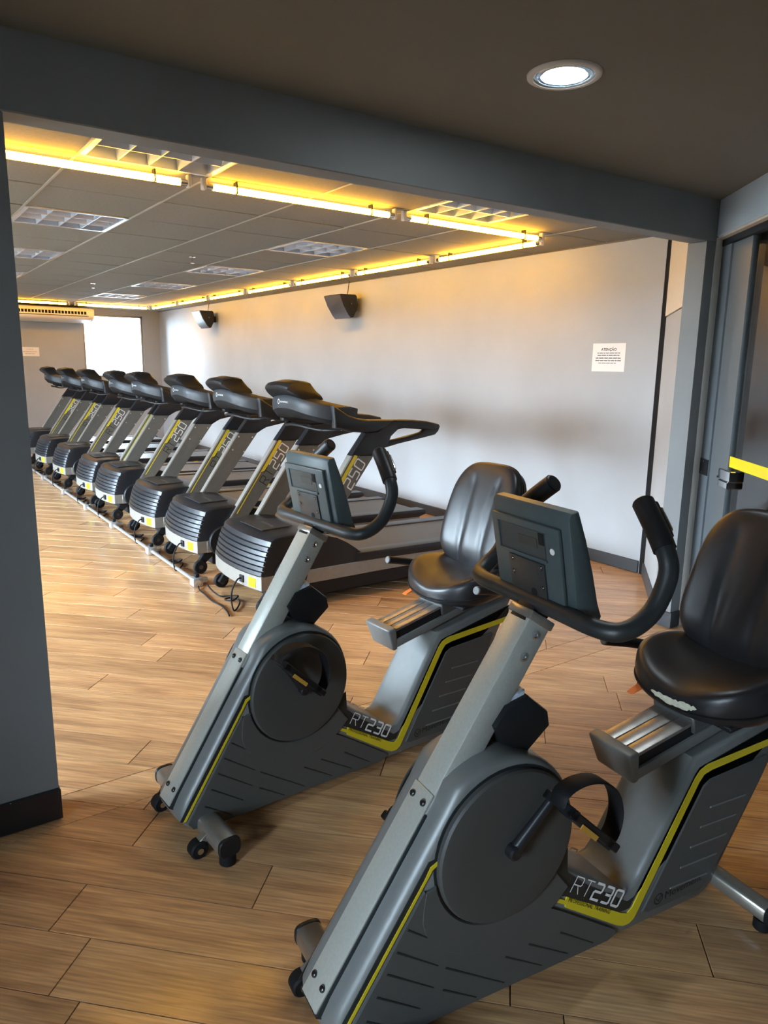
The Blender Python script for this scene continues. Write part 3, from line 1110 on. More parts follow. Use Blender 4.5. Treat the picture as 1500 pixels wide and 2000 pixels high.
    add_ribbon(bm, [(-.022 + .012 * math.cos(a * PI / 6), .008 + .014 * math.sin(a * PI / 6)) for a in range(13)], .005, CB)
    ring = bpy.data.meshes.new('emblem')
    bm.to_mesh(ring)
    bm.free()
    add('console', upper, M_CONS, [('lettering', lg, M_SOCK), ('emblem', ring, M_SOCK), ('lower_shell', low, M_RUB)])
    yv = [-.195, -.185, -.17, -.14, -.10, -.05, 0, .05, .10, .14, .17, .20, .222, .235]

    def vis(y):
        lim = .195 if y < 0 else .235
        e = min(1.0, max(.0, (lim - abs(y)) / .06))
        e = e ** .55
        o_ = -.065 * e
        return [(.02, -.004), (.012, .006 * e), (o_ * .9, .040 * e), (o_, .050 * e), (o_ + .003, .064 * e), (o_ + .022, .084 * e), (.03, .098 * e), (.10, .090 * e), (.145, .03 * e + .005), (.15, -.006)]

    def zv(y):
        return 1.300 - .055 * (abs(y) / .35) ** 2
    add('console_visor', sweep('console_visor', vis, yv, zv, 30), M_BLACK)
    scr = sweep('display', lambda y: [(.150, -.005), (.150, -.058), (.158, -.062), (.160, -.008)], [-.17 + .34 * k / 10 for k in range(11)])
    add('display', scr, M_BLKG)
    # tube loop hanging under the console
    lp = smooth_path([(.60, -.33, 1.10), (.56, -.30, 1.095), (.52, -.24, 1.09), (.48, -.15, 1.10), (.46, -.05, 1.11), (.46, .05, 1.11), (.48, .15, 1.10), (.52, .24, 1.09), (.56, .30, 1.095), (.60, .33, 1.10)], 4)
    add('tray_bar', tube_mesh('tray_bar', lp, .009, 8), M_BLACK)
    # power cord: from the skirt down to the floor, coil and run to the conduit
    cp = [(-.006, -.165, .20), (-.040, -.165, .198), (-.080, -.172, .14), (-.090, -.178, .07), (-.080, -.19, .012), (-.02, -.12, .009), (.03, -.02, .010), (.0, .05, .012), (-.05, .02, .018), (-.02, -.04, .024), (.04, .02, .028), (.0, .09, .014), (-.04, .12, .012), (-.06, .20, .03), (-.07, .26, .055)]
    add('power_cord', tube_mesh('power_cord', smooth_path(cp, 6), .0052, 8), M_RUB)
    return P


TM = tread_parts()
TMY = [4.150, 5.185, 6.145, 7.345, 8.195, 9.470, 10.62, 11.82]
TMLAB = ['treadmill nearest the exercise bikes, its deck fully in view',
         'second treadmill in the row counted from the exercise bikes',
         'third treadmill in the row counted from the exercise bikes',
         'fourth treadmill in the row counted from the exercise bikes',
         'fifth treadmill in the row counted from the exercise bikes',
         'sixth treadmill in the row counted from the exercise bikes',
         'seventh treadmill in the row, second from the far end wall',
         'last treadmill in the row, nearest the far end wall']
for y, lab in zip(TMY, TMLAB):
    t = thing('treadmill', lab, 'treadmill', (1.755, y, 0), random.uniform(-.008, .008), 'row of grey and black treadmills')
    for n, m_, mt, ch in TM:
        o = obj(n, m_, mt, t)
        for cn, cm, cmt in ch:
            obj(cn, cm, cmt, o)

# ================================================================== FLOOR CONDUIT
fc = thing('floor_conduit', 'silver power conduit with socket boxes on the floor before the treadmills', 'conduit', (1.68, 0, 0))
BOXY = [4.60, 5.585, 6.66, 7.64, 8.69, 9.88, 11.0]
obj('pipe', tube_mesh('pipe', [(0, BOXY[0], .030), (0, 12.2, .030)], .0135, 12), M_GALV, fc)
bxm = box_mesh('socket_box', -.035, .035, -.04, .04, .003, .062, bev=.006, seg=2)
lid = cyl_mesh('knockout', (0, -.041, .032), (0, 1, 0), .018, .004, 16)
arm = cyl_mesh('side_boss', (.055, 0, .032), (1, 0, 0), .022, .045, 16, .004)
plg = box_mesh('plug', -.014, .016, -.022, .022, .062, .088, bev=.005, seg=1)
for y in BOXY:
    b = obj('socket_box', bxm, M_GALV, fc)
    b.location = (0, y, 0)
    obj('knockout', lid, M_TMEDGE, b)
    obj('side_boss', arm, M_GALV, b)
    obj('plug', plg, M_RUB, b)
# loose lead from the first box towards the first treadmill
tag(obj('loose_power_lead', tube_mesh('lead', smooth_path([(1.672, 4.545, .012), (1.655, 4.47, .007), (1.650, 4.36, .007), (1.640, 4.22, .007), (1.652, 4.10, .007), (1.640, 3.98, .007), (1.62, 3.90, .007)], 6), .0048, 8), M_RUB),
    'thin black power lead lying on the floor beside the nearest socket box', 'cable')

# ================================================================== EXERCISE BIKES
def arc(cx, cz, r, a0, a1, n):
    return [(cx + r * math.cos(math.radians(a0 + (a1 - a0) * k / n)), cz + r * math.sin(math.radians(a0 + (a1 - a0) * k / n))) for k in range(n + 1)]


DCX, DCZ = .348, .434
DKX, DKZ = .358, .430       # crank disc centre
TH = math.atan2(.805, .52)
PD = Vector((math.cos(TH), 0, math.sin(TH)))      # along the post, upwards
PN = Vector((-math.sin(TH), 0, math.cos(TH)))     # out of the front face


def post_pt(t, out, y):
    """t metres up the front line from its lower end, 'out' in front of the line"""
    b = Vector((-.075, 0, .140)) + PD * t + PN * out
    return Vector((b.x, y, b.z))


def pad_mesh(name, outline, top, thick, place, nth=56):
    """cushion: outline(theta)->(u,v); top(u,v)->extra height; place(u,v,h)->3d"""
    prof = [(.08, 1), (.16, 1), (.24, 1), (.32, 1), (.40, 1), (.48, 1), (.56, 1), (.63, 1), (.70, 1), (.76, .997), (.82, .99), (.87, .975), (.935, .93), (.975, .85), (.995, .73), (1.0, .55), (.995, .34), (.97, .16), (.925, .05), (.86, 0), (.4, 0)]
    bm = bmesh.new()
    rings = []
    for s, h in prof:
        rg = []
        for k in range(nth):
            u, v = outline(2 * PI * k / nth)
            u, v = u * s, v * s
            rg.append(bm.verts.new(place(u, v, thick * h + top(u, v) * h)))
        rings.append(rg)
    c0 = bm.verts.new(place(0, 0, thick + top(0, 0)))
    c1 = bm.verts.new(place(0, 0, 0))
    for k in range(nth):
        bm.faces.new((c0, rings[0][k], rings[0][(k + 1) % nth]))
        bm.faces.new((c1, rings[-1][(k + 1) % nth], rings[-1][k]))
    for i in range(len(rings) - 1):
        for k in range(nth):
            bm.faces.new((rings[i][k], rings[i + 1][k], rings[i + 1][(k + 1) % nth], rings[i][(k + 1) % nth]))
    return finish(bm, name, 60)


def se(th, a, b, n):
    c, s = math.cos(th), math.sin(th)
    return a * math.copysign(abs(c) ** (2 / n), c), b * math.copysign(abs(s) ** (2 / n), s)


def shell_mesh(name, poly, hw):
    """side outline lofted across: full at the middle, drawn in towards both flanks, most of all along the front line"""
    n = len(poly)
    area = sum(poly[i][0] * poly[(i + 1) % n][1] - poly[(i + 1) % n][0] * poly[i][1] for i in range(n))
    sg = 1 if area > 0 else -1
    ins, wf = [], []
    for i in range(n):
        a, b, c = Vector(poly[i - 1]), Vector(poly[i]), Vector(poly[(i + 1) % n])
        d0, d1 = (b - a).normalized(), (c - b).normalized()
        nn = (Vector((-d0.y, d0.x)) + Vector((-d1.y, d1.x))) * sg
        nn = nn.normalized()
        k = 1 / max(.6, nn.dot(Vector((-d0.y, d0.x)) * sg))
        ins.append(nn * k)
        q = Vector((b.x + .075, b.y - .140))
        dist = q.x * math.sin(TH) - q.y * math.cos(TH)
        wf.append(max(0.0, min(1.0, (.050 - dist) / .035)) if b.y < .60 else 0.0)
    secs = [(-hw, .011, .020), (-hw + .003, .006, .014), (-hw + .009, .002, .008), (-hw + .018, 0, .003), (-.060, 0, 0)]
    secs = secs + [(-y, a, b) for y, a, b in secs[::-1]]
    bm = bmesh.new()
    rings = []
    for y, a, b in secs:
        rg = []
        for i in range(n):
            amt = a + (b - a) * wf[i]
            p = Vector(poly[i]) + ins[i] * amt
            rg.append(bm.verts.new((p.x, y, p.y)))
        rings.append(rg)
    for i in range(len(rings) - 1):
        for k in range(n):
            bm.faces.new((rings[i][k], rings[i + 1][k], rings[i + 1][(k + 1) % n], rings[i][(k + 1) % n]))
    bm.faces.new(rings[0])
    bm.faces.new(rings[-1][::-1])
    return finish(bm, name, 42)


SHX, SHZ = .010, -.004      # flank features sit a little behind the traced plane


def flat_side(name, poly, s, y0, th, bev=.0015):
    """thin raised panel on the side s of the shell"""
    ya, yb = sorted((s * (y0 - .001), s * (y0 + th)))
    return prism_mesh(name, [(x + SHX, z + SHZ) for x, z in poly], ya, yb, bev, 1)


def make_bike(label, loc, yaw, axis, seat_dx, worn):
    T = thing('exercise_bike', label, 'exercise bike', (*loc, 0), yaw, 'recumbent exercise bikes')

    def A(n, me, m, par=T):
        return obj(n, me, m, par)
    HW = .092
    # ---- main shell
    body = [(-.050, .062), (-.010, .046), (.10, .040), (.77, .024), (1.070, .019), (1.108, .036), (1.135, .075), (1.300, .335), (1.415, .548), (.992, .474), (.815, .184), (.793, .160), (.765, .152), (.60, .268), (.553, .305), (.548, .345), (.558, .40)]
    body += arc(DCX, DCZ, .210, 5, 128, 16)
    body += [(.196, .555), (-.056, .162), (-.078, .120), (-.076, .090)]
    sh = A('shell', shell_mesh('shell', body, HW), M_BGREY)
    for s in (-1, 1):
        y = HW
        # dark inlays
        A('dark_inlay', flat_side('dark_inlay', arc(DCX, DCZ, .194, 0, 360, 47)[:-1], s, y, .0015, 0), M_BDARK, sh)
        A('dark_inlay', flat_side('dark_inlay', [(.40, .30), (.545, .222), (.735, .102), (.775, .100), (.985, .435), (1.0, .450), (1.38, .466), (1.385, .515), (1.01, .452), (.985, .428), (.818, .150), (.79, .128), (.765, .122), (.60, .24), (.545, .29), (.54, .36)], s, y, .0018, 0), M_BDARK, sh)
        A('dark_inlay', flat_side('dark_inlay', [(-0.0880, 0.1020), (-0.0700, 0.0940), (0.1530, 0.4420), (0.1620, 0.4600), (0.1420, 0.4570)], s, y, .0018, 0), M_BDARK, sh)
        # yellow stripes
        A('yellow_stripe', flat_side('yellow_stripe', [(-0.0780, 0.0980), (-0.0695, 0.0960), (0.1395, 0.4180), (0.1500, 0.4350), (0.1660, 0.4450), (0.1640, 0.4540), (0.1450, 0.4450), (0.1310, 0.4180)], s, y, .0030, 0), M_YEL, sh)
        A('yellow_stripe', flat_side('yellow_stripe', [(.430, .279), (.430, .267), (.545, .200), (.545, .192), (.735, .064), (.757, .054), (.779, .053), (.795, .062), (.806, .078), (1.002, .405), (1.02, .424), (1.05, .430), (1.385, .447), (1.39, .468), (1.03, .453), (1.0, .442), (.982, .422), (.785, .098), (.768, .088), (.745, .098), (.548, .221), (.545, .212)], s, y, .0030, 0), M_YEL, sh)
        # raised front panel with grooves
        fp = [(-.064, .087), (-.048, .064), (.02, .050), (.70, .036), (.728, .046), (.722, .060), (.530, .190), (.438, .247)] + arc(DCX, DCZ, .222, 298, 191, 14)
        pn = A('front_panel', flat_side('front_panel', fp, s, y, .007, .004), M_BSHADE, sh)
        A('disc_surround', flat_side('disc_surround', arc(DCX, DCZ, .221, 192, 192, 1)[:1] + arc(DCX, DCZ, .236, 200, 200, 1)[:1] + arc(DCX, DCZ, .253, 208, 208, 1)[:1] + arc(DCX, DCZ, .268, 218, 318, 18) + arc(DCX, DCZ, .192, 322, 192, 20), s, y, .0078, .003), M_BSHADE, sh)
        A('rear_panel', flat_side('rear_panel', [(.82, .072), (.845, .062), (1.05, .055), (1.085, .075), (1.265, .345), (1.29, .415), (1.045, .405), (1.02, .392)], s, y, .006, .004), M_BSHADE, sh)
        for (a, b) in (((.089, .315), (.140, .275)), ((.063, .270), (.170, .190)), ((.040, .225), (.160, .137)), ((.016, .178), (.125, .098)), ((-.008, .128), (.085, .062)), ((.19, .176), (.36, .060)), ((.185, .120), (.28, .056)), ((.430, .138), (.560, .056)), ((.36, .132), (.475, .058)), ((.53, .13), (.645, .052))):
            d = Vector((b[0] - a[0], b[1] - a[1])).normalized()
            n2 = Vector((-d.y, d.x)) * .0022
            pl = [(a[0] + n2.x, a[1] + n2.y), (a[0] - n2.x, a[1] - n2.y), (b[0] - n2.x * .5, b[1] - n2.y * .5), (b[0] + n2.x * .5, b[1] + n2.y * .5)]
            A('groove', flat_side('groove', pl, s, y + .0065, .0015, 0), M_BDARK, sh)
        for k in range(5):
            z = .315 - k * .052
            x0 = 1.055 - k * .033
            pl = [(x0, z), (x0 + .15, z - .006), (x0 + .152, z - .001), (x0 + .002, z + .005)]
            A('ridge', flat_side('ridge', pl, s, y + .0055, .003, .001), M_BGREY, sh)
        # lettering
        dirv = Vector((.171, -.108)).normalized()
        nv = Vector((-dirv.y, dirv.x))
        if s < 0:
            def PT(u, v, yy=-(y + .0040)):
                return Vector((.556 + SHX + dirv.x * u + nv.x * v, yy, .232 + SHZ + dirv.y * u + nv.y * v))
        else:
            def PT(u, v, yy=(y + .0040)):
                return Vector((.752 - dirv.x * u + nv.x * v, yy, .112 - dirv.y * u + nv.y * v))
        sz = .043
        A('lettering', stroke_text('lettering', 'RT', PT, sz, .0032), M_WHITE, sh)
        A('lettering', stroke_text('lettering', '230', lambda u, v: PT(u + .085, v), sz, .0066), M_WHITE, sh)
        A('lettering', font_mesh('lettering', 'PROFESSIONAL TRAINING', .0145, lambda u, v: PT(u + .008, v - .0235), sx=1.04), M_BPRINT, sh)
        d2 = Vector((1, .05)).normalized()
        if s < 0:
            P2 = lambda u, v: Vector((.915 + d2.x * u, -(y + .0066), .078 + d2.y * u + v))
        else:
            P2 = lambda u, v: Vector((1.07 - d2.x * u, (y + .0066), .083 - d2.y * u + v))
        A('lettering', font_mesh('lettering', 'Movement', .034, P2), M_BPRINT, sh)
        bm = bmesh.new()
        add_ribbon(bm, [(-.024 + .015 * math.cos(k * PI / 9), .011 + .015 * math.sin(k * PI / 9)) for k in range(19)], .003, P2)
        add_ribbon(bm, [(-.034, .016), (-.024, .004), (-.014, .018)], .003, P2)
        me = bpy.data.meshes.new('emblem')
        bm.to_mesh(me)
        bm.free()
        A('emblem', me, M_BPRINT, sh)
        # crank disc
        bm = bmesh.new()
        add_lathe(bm, Vector((DKX, s * y, DKZ)), Vector((0, s, 0)), Vector((1, 0, 0)), Vector((0, 0, s)), [(.187, 0), (.187, .012), (.183, .018), (.176, .0195), (.12, .021), (.05, .0215)], 64)
        A('crank_disc', finish(bm, 'crank_disc', 30), M_DISC)
        # crank, pedal and strap
        ax = Vector((axis[0], 0, axis[1])) if s < 0 else Vector((2 * DKX - axis[0], 0, 2 * DKZ - axis[1]))
        yc = s * (y + .030)
        bm = bmesh.new()
        c0, c1 = Vector((DKX, yc, DKZ)), Vector((ax.x, yc + s * .016, ax.z))
        add_tube(bm, [c0, c0.lerp(c1, .5), c1], [.0150, .0125, .0110], 12)
        add_cyl(bm, c0 - Vector((0, s * .006, 0)), (0, 1, 0), .0185, .040, 20, .004)
        cr = A('crank_arm', finish(bm, 'crank_arm', 40), M_BLKG)
        pdl = []
        ex = Vector((.171, 0, -.158)).normalized()
        ez = Vector((.158, 0, .171)).normalized()
        ctr = ax + Vector((.028, s * (y + .108), -.032))

        def PP(u, v, w_):
            return ctr + ex * u + Vector((0, v, 0)) + ez * w_
        bm = bmesh.new()
        for (u0, u1, v0, v1, w0, w1) in ((-.100, .100, -.046, -.030, -.010, .010), (-.100, .100, .030, .046, -.010, .010), (-.100, -.075, -.046, .046, -.010, .012), (.050, .075, -.046, .046, -.010, .010), (-.05, .03, -.030, .030, -.014, .004)):
            vs0 = len(bm.verts)
            add_box(bm, u0, u1, v0, v1, w0, w1, bev=.003, seg=1, xf=lambda c: PP(c.x, c.y, c.z))
        pd = A('pedal', finish(bm, 'pedal', 40), M_BLACK)
        rf = bmesh.new()
        add_box(rf, -.055, .010, -.049, -.046, -.016, -.004, xf=lambda c: PP(c.x, c.y, c.z))
        A('reflector', finish(rf, 'reflector', 40), mat('amber reflector', (.55, .30, .05), .3), pd)
        path = [(-.095, -.008), (-.108, .022), (-.085, .062), (-.035, .094), (.025, .098), (.075, .072), (.102, .035), (.108, .004), (.104, -.014)]
        sp_ = smooth_path([PP(u, 0, w_) for u, w_ in path], 4)
        A('pedal_strap', tube_mesh('pedal_strap', sp_, .01, 8, flat=(.0032, .024, ez)), M_RUB, pd)
        # stabiliser feet details at each end
        A('end_cap', prism_mesh('end_cap', [(.010 + .036 * c, .066 + .031 * d) for c, d in [se(2 * PI * k / 24, 1, 1, 3.2) for k in range(24)]], *sorted((s * .243, s * .258)), .003, 1), M_BLACK)
        A('rubber_foot', cyl_mesh('rubber_foot', (.012, s * .232, .018), (0, 0, 1), .026, .034, 20, .003), M_RUB)
        wb = A('caster_bracket', prism_mesh('caster_bracket', [(-.030, .070), (-.010, .085), (-.022, .050), (-.048, .018), (-.062, .024), (-.060, .048)], s * .150 - .014, s * .150 + .014, .002, 1), M_STAB)
        cw = A('caster_wheel', cyl_mesh('caster_wheel', (-.048, s * .150 - .0, .029), (0, 1, 0), .029, .040, 24, .005), M_RUB)
        A('wheel_hub', cyl_mesh('wheel_hub', (-.048, s * .150 + s * -.021, .029), (0, 1, 0), .010, .004, 12), M_CHROME, cw)
        A('wheel_hub', cyl_mesh('wheel_hub', (-.048, s * .150 + s * .021, .029), (0, 1, 0), .010, .004, 12), M_CHROME, cw)
        A('end_cap', prism_mesh('end_cap', [(1.150 + .028 * c, .056 + .026 * d) for c, d in [se(2 * PI * k / 24, 1, 1, 3.2) for k in range(24)]], *sorted((s * .250, s * .266)), .003, 1), M_BLACK)
        A('rubber_foot', cyl_mesh('rubber_foot', (1.15, s * .235, .015), (0, 0, 1), .024, .030, 18, .003), M_RUB)
        # side handles by the seat
        hp = smooth_path([(1.020, s * .262, .688), (1.075, s * .258, .676), (1.16, s * .25, .655), (1.235, s * .22, .632), (1.275, s * .13, .612), (1.285, s * .04, .602)], 5)
        hp = [p + Vector((seat_dx + (.09 if worn and s < 0 else 0), 0, 0)) for p in hp]
        sd_ = A('side_handle', tube_mesh('side_handle', hp, .0165, 14), M_BLACK)
        dr_ = (hp[0] - hp[1]).normalized()
        A('handle_cap', cyl_mesh('handle_cap', hp[0] + dr_ * .002, dr_, .0155, .008, 16, .002), mat('grey end plug', (.16, .16, .155), .5), sd_)
    # stabilisers
    oval = [(.010 + .035 * c, .066 + .030 * d) for c, d in [se(2 * PI * k / 28, 1, 1, 3.0) for k in range(28)]]
    A('front_stabiliser', prism_mesh('front_stabiliser', oval, -.245, .245, .002, 1, angle=60), M_STAB)
    oval = [(1.150 + .027 * c, .056 + .025 * d) for c, d in [se(2 * PI * k / 28, 1, 1, 3.0) for k in range(28)]]
    A('rear_stabiliser', prism_mesh('rear_stabiliser', oval, -.252, .252, .002, 1, angle=60), M_STAB)
    # ---- post, cover plate, bolts
    PH = .038

    def post_box(name, t0, t1, o0, o1, y0, y1, bev, m, par=T):
        bm = bmesh.new()
        add_box(bm, t0, t1, y0, y1, o0, o1, bev=bev, seg=2, xf=lambda c: post_pt(c.x, c.z, c.y))
        return A(name, finish(bm, name, 40), m, par)
    ps = post_box('post', .30, .966, -.068, .004, -PH + .001, PH - .001, .005, M_PLATE)
    cp = post_box('cover_plate', -.018, .505, .002, .0085, -.0375, .0375, .002, M_PLATE)
    post_box('plate_gap', -.024, .46, -.012, .0035, -.0415, .0415, .001, M_BDARK)
    post_box('collar', .950, .972, -.072, .008, -PH - .003, PH + .003, .004, M_STAB)
    for t_ in (.030, .478):
        for yy in (-.022, .022):
            bm = bmesh.new()
            add_lathe(bm, post_pt(t_, .0085, yy), PN, PD, Vector((0, 1, 0)), [(.0085, 0), (.0082, .003), (.006, .0055), (.002, .0065)], 18)
            A('bolt', finish(bm, 'bolt', 50), M_BOLT, cp)
    for t_ in (.925, .868):
        for s in (-1, 1):
            c = post_pt(t_, -.034, s * PH)
            bm = bmesh.new()
            add_lathe(bm, c, Vector((0, s, 0)), PD, PN, [(.0105, 0), (.0105, .002), (.006, .003), (.0045, .0012)], 20)
            A('bolt', finish(bm, 'bolt', 50), M_CHROME, ps)
    # ---- handlebar
    half = [(.478, -.08, .967), (.478, -.17, .966), (.484, -.215, .966), (.500, -.244, .969), (.532, -.258, .983), (.570, -.262, 1.010), (.596, -.262, 1.050), (.612, -.258, 1.090), (.618, -.243, 1.122), (.626, -.214, 1.152), (.636, -.178, 1.184), (.644, -.150, 1.208)]
    full = half[::-1] + [(x, -y, z) for x, y, z in half]
    hb = A('handlebar', tube_mesh('handlebar', smooth_path(full, 4), .0205, 18), M_BARBLK)
    for s in (-1, 1):
        g = smooth_path([(.620, s * .236, 1.129), (.626, s * .214, 1.152), (.636, s * .178, 1.184), (.645, s * .146, 1.211)], 4)
        gp = A('grip', tube_mesh('grip', g, .0245, 18), M_BLACK, hb)
        dg = (g[-1] - g[0]).normalized()
        A('grip_end', cyl_mesh('grip_end', g[-1] + dg * .002, dg, .0225, .008, 20, .003), M_BLKG, hb)
        q = [p + Vector((.020, 0, .012)) for p in g[2:-2]]
        A('pulse_sensor', tube_mesh('pulse_sensor', q, .010, 10), M_BLACK, hb)
        q2 = [p + Vector((.0275, 0, .018)) for p in g[3:-4]]
        A('sensor_plate', tube_mesh('sensor_plate', q2, .0055, 8), M_CHROME, hb)
    A('handlebar_clamp', prism_mesh('handlebar_clamp', [(.432, .935), (.455, .962), (.480, .990), (.512, .985), (.520, .955), (.480, .905)], -.030, .030, .006, 2), M_BLACK)
    # ---- console (tilted slab: back shell towards the front, screen towards the seat)
    cs = [(.446, 1.188), (.452, 1.200), (.474, 1.203), (.500, 1.140), (.527, 1.062), (.548, .990), (.562, .958), (.556, .946), (.534, .952), (.512, .975), (.498, .970), (.486, .985)]
    con = A('console', prism_mesh('console', cs, -.134, .134, .007, 2), M_BCONS)
    b0, b1 = Vector((.4455, 0, 1.186)), Vector((.486, 0, .985))
    bu = (b0 - b1).normalized()
    bn = Vector((-bu.z, 0, bu.x))
    if bn.x > 0:
        bn = -bn
    bl = (b0 - b1).length

    def CP(u, v, out):          # u lateral (+ = far side), v 0..1 up the back face
        return b1 + bu * (v * bl) + Vector((0, u, 0)) + bn * out

    def cbox(name, u0, u1, v0, v1, o0, o1, m, bev=.0, par=con):
        bm = bmesh.new()
        add_box(bm, 0, 1, 0, 1, 0, 1, bev=0)
        for v in bm.verts:
            v.co = CP(u0 + (u1 - u0) * v.co.x, v0 + (v1 - v0) * v.co.y, o0 + (o1 - o0) * v.co.z)
        bmesh.ops.recalc_face_normals(bm, faces=bm.faces)
        if bev:
            bevel_edges(bm, list(bm.edges), bev, 2)
        return A(name, finish(bm, name, 40), m, par)
    cbox('back_cover', -.108, .128, -.02, .885, 0, .011, M_BCONS, .004)
    cbox('recess', -.062, .098, .49, .80, .0105, .0122, M_BCONS2)
    cbox('rim', -.066, .102, .455, .49, .010, .0165, M_BCONS, .002)
    cbox('rim', .098, .105, .49, .80, .010, .0150, M_BCONS, .001)
    cbox('rating_label', -.035, .030, .60, .71, .0120, .0130, mat('faded label', (.045, .045, .043), .6))
    cbox('socket_hole', -.060, -.042, .655, .79, .0120, .0132, M_VOID)
    cbox('white_dot', 0, 0, 0, 0, 0, 0, M_WHITE) if False else None
    bm = bmesh.new()
    add_cyl(bm, CP(-.084, .615, .0115), bn, .0075, .0015, 20)
    A('white_dot', finish(bm, 'white_dot', 40), M_WHITE, con)
    mp_ = cbox('mounting_plate', -.055, .070, -.12, .43, .0108, .0155, mat('mount plate', (.030, .033, .034), .4), .001)
    for (u, v) in ((.058, .38), (.058, .22), (-.043, .38), (-.043, .14)):
        bm = bmesh.new()
        add_cyl(bm, CP(u, v, .0165), bn, .0055, .003, 12, .001)
        A('screw', finish(bm, 'screw', 40), M_BOLT, mp_)
    bm = bmesh.new()
    add_cyl(bm, CP(-.012, .055, .0158), bn, .010, .0012, 18)
    A('cable_hole', finish(bm, 'cable_hole', 40), M_VOID, mp_)
    # screen face towards the rider
    bm = bmesh.new()
    add_box(bm, -.10, .10, -.10, .10, 0, .003)
    f0, f1 = Vector((.548, 0, .990)), Vector((.478, 0, 1.195))
    fu = (f1 - f0).normalized()
    fn = Vector((fu.z, 0, -fu.x))
    for v in bm.verts:
        v.co = (f0 + f1) / 2 + fu * v.co.x * .9 + Vector((0, v.co.y, 0)) + fn * (v.co.z - .001)
    A('screen', finish(bm, 'screen', 40), M_BLKG, con)
    # ---- bottle holder behind the post
    bhp = [(.372, .650), (.345, .700), (.378, .742), (.440, .757), (.500, .706), (.508, .668), (.440, .612)]
    bh = A('bottle_holder', prism_mesh('bottle_holder', bhp, -.052, .052, .010, 2), M_BLACK)
    bm = bmesh.new()
    add_box(bm, .385, .440, -.035, .030, .742, .764, bev=.004, seg=1, xf=lambda c: Vector((c.x, c.y, c.z + (c.x - .41) * .2)))
    A('label_wrap', finish(bm, 'label_wrap', 40), mat('label wrap', (.55, .62, .72), .3, noise=.4, nscale=60), bh)
    # ---- seat rail
    ra = math.radians(11.3)

    def RP(t, y, h):
        return Vector((.785 + t * math.cos(ra) - h * math.sin(ra), y, .450 + t * math.sin(ra) + h * math.cos(ra)))

    def rbox(name, t0, t1, y0, y1, h0, h1, m, bev=.003, par=T):
        bm = bmesh.new()
        add_box(bm, t0, t1, y0, y1, h0, h1, bev=bev, seg=2, xf=lambda c: RP(c.x, c.y, c.z))
        return A(name, finish(bm, name, 40), m, par)
    rl = rbox('seat_rail', .02, .66, -.068, .068, -.002, .030, M_BGREY, .004)
    rbox('rail_core', .02, .64, -.060, .060, .028, .062, M_BLACK, .002, rl)
    for (ya, yb) in ((-.062, -.022), (-.019, .019), (.022, .062)):
        rbox('rail_strip', .02, .64, ya, yb, .060, .070, M_ALU, .0015, rl)
    bm = bmesh.new()
    add_box(bm, -.012, .026, -.076, .076, -.012, .084, bev=0, xf=lambda c: RP(c.x + (.016 if c.z < 0 and c.x < 0 else 0), c.y * (.86 if c.z < 0 else 1), c.z))
    bmesh.ops.recalc_face_normals(bm, faces=bm.faces)
    bevel_edges(bm, list(bm.edges), .008, 3)
    A('rail_end_cap', finish(bm, 'rail_end_cap', 40), M_BGREY, rl)
    # ---- carriage
    def X(p):
        return Vector((p.x + seat_dx, p.y, p.z))
    bm = bmesh.new()
    add_box(bm, .26, .56, -.070, .070, .030, .082, bev=.004, seg=1, xf=lambda c: X(RP(c.x, c.y, c.z)))
    ca = A('carriage', finish(bm, 'carriage', 40), M_BSHADE)
    bm = bmesh.new()
    add_box(bm, 1.030 + seat_dx, 1.170 + seat_dx, -.050, .050, .545, .600, bev=.003, seg=1)
    A('seat_block', finish(bm, 'seat_block', 40), M_PLATE)
    for t_, h_ in ((.36, .050), (.385, .052), (.43, .055)):
        bm = bmesh.new()
        add_cyl(bm, X(RP(t_, -.071, h_)), (0, 1, 0), .008 if t_ != .385 else .004, .008, 14, .001)
        A('bolt', finish(bm, 'bolt', 40), M_BOLT, ca)
    # orange adjusting lever on the far side
    lv = [(1.005, .566), (1.015, .572), (1.05, .584), (1.12, .596), (1.12, .590), (1.05, .576)]
    A('adjust_lever', prism_mesh('adjust_lever', [(x + seat_dx, z + .004) for x, z in lv], .125, .150, .002, 1), M_ORANGE)
    # ---- seat cushion
    SX, SZ = 1.185 + seat_dx, .592
    tilt = math.radians(5)

    def seat_out(th):
        u, v = se(th, .165, .215, 2.7)
        # front edge (u<0) bows forward, rear narrower
        if u < 0:
            u *= 1.0 + .12 * (1 - (v / .215) ** 2)
        v *= 1.0 - .10 * (u + .17) / .34
        return u, v

    def seat_top(u, v):
        a = (abs(v) / .2)
        return .042 * a ** 1.8 * (1 - .5 * max(0, u) / .17) - .018 * (1 if u < 0 else 0) * (u / .165) ** 2 * (1 - a * .7)

    def seat_place(u, v, h):
        return Vector((SX + u * math.cos(tilt) - h * math.sin(tilt) * .3, v, SZ + h + u * math.sin(tilt)))
    st = A('seat', pad_mesh('seat', seat_out, seat_top, .090, seat_place, 80), M_LEATH)
    # piping seam round the lower edge
    pth = []
    for k in range(56):
        u, v = seat_out(2 * PI * k / 56)
        pth.append(seat_place(u * 1.0, v * 1.0, .090 * .30 + seat_top(u, v) * .3))
    pth.append(pth[0])
    A('piping', tube_mesh('piping', pth, .0028, 6), M_RUB, st)
    bm = bmesh.new()
    add_box(bm, SX - .13, SX + .13, -.16, .16, SZ - .010, SZ + .006, bev=.004, seg=1, xf=lambda c: Vector((c.x, c.y, c.z + (c.x - SX) * math.sin(tilt))))
    A('seat_base', finish(bm, 'seat_base', 40), M_BLACK, st)
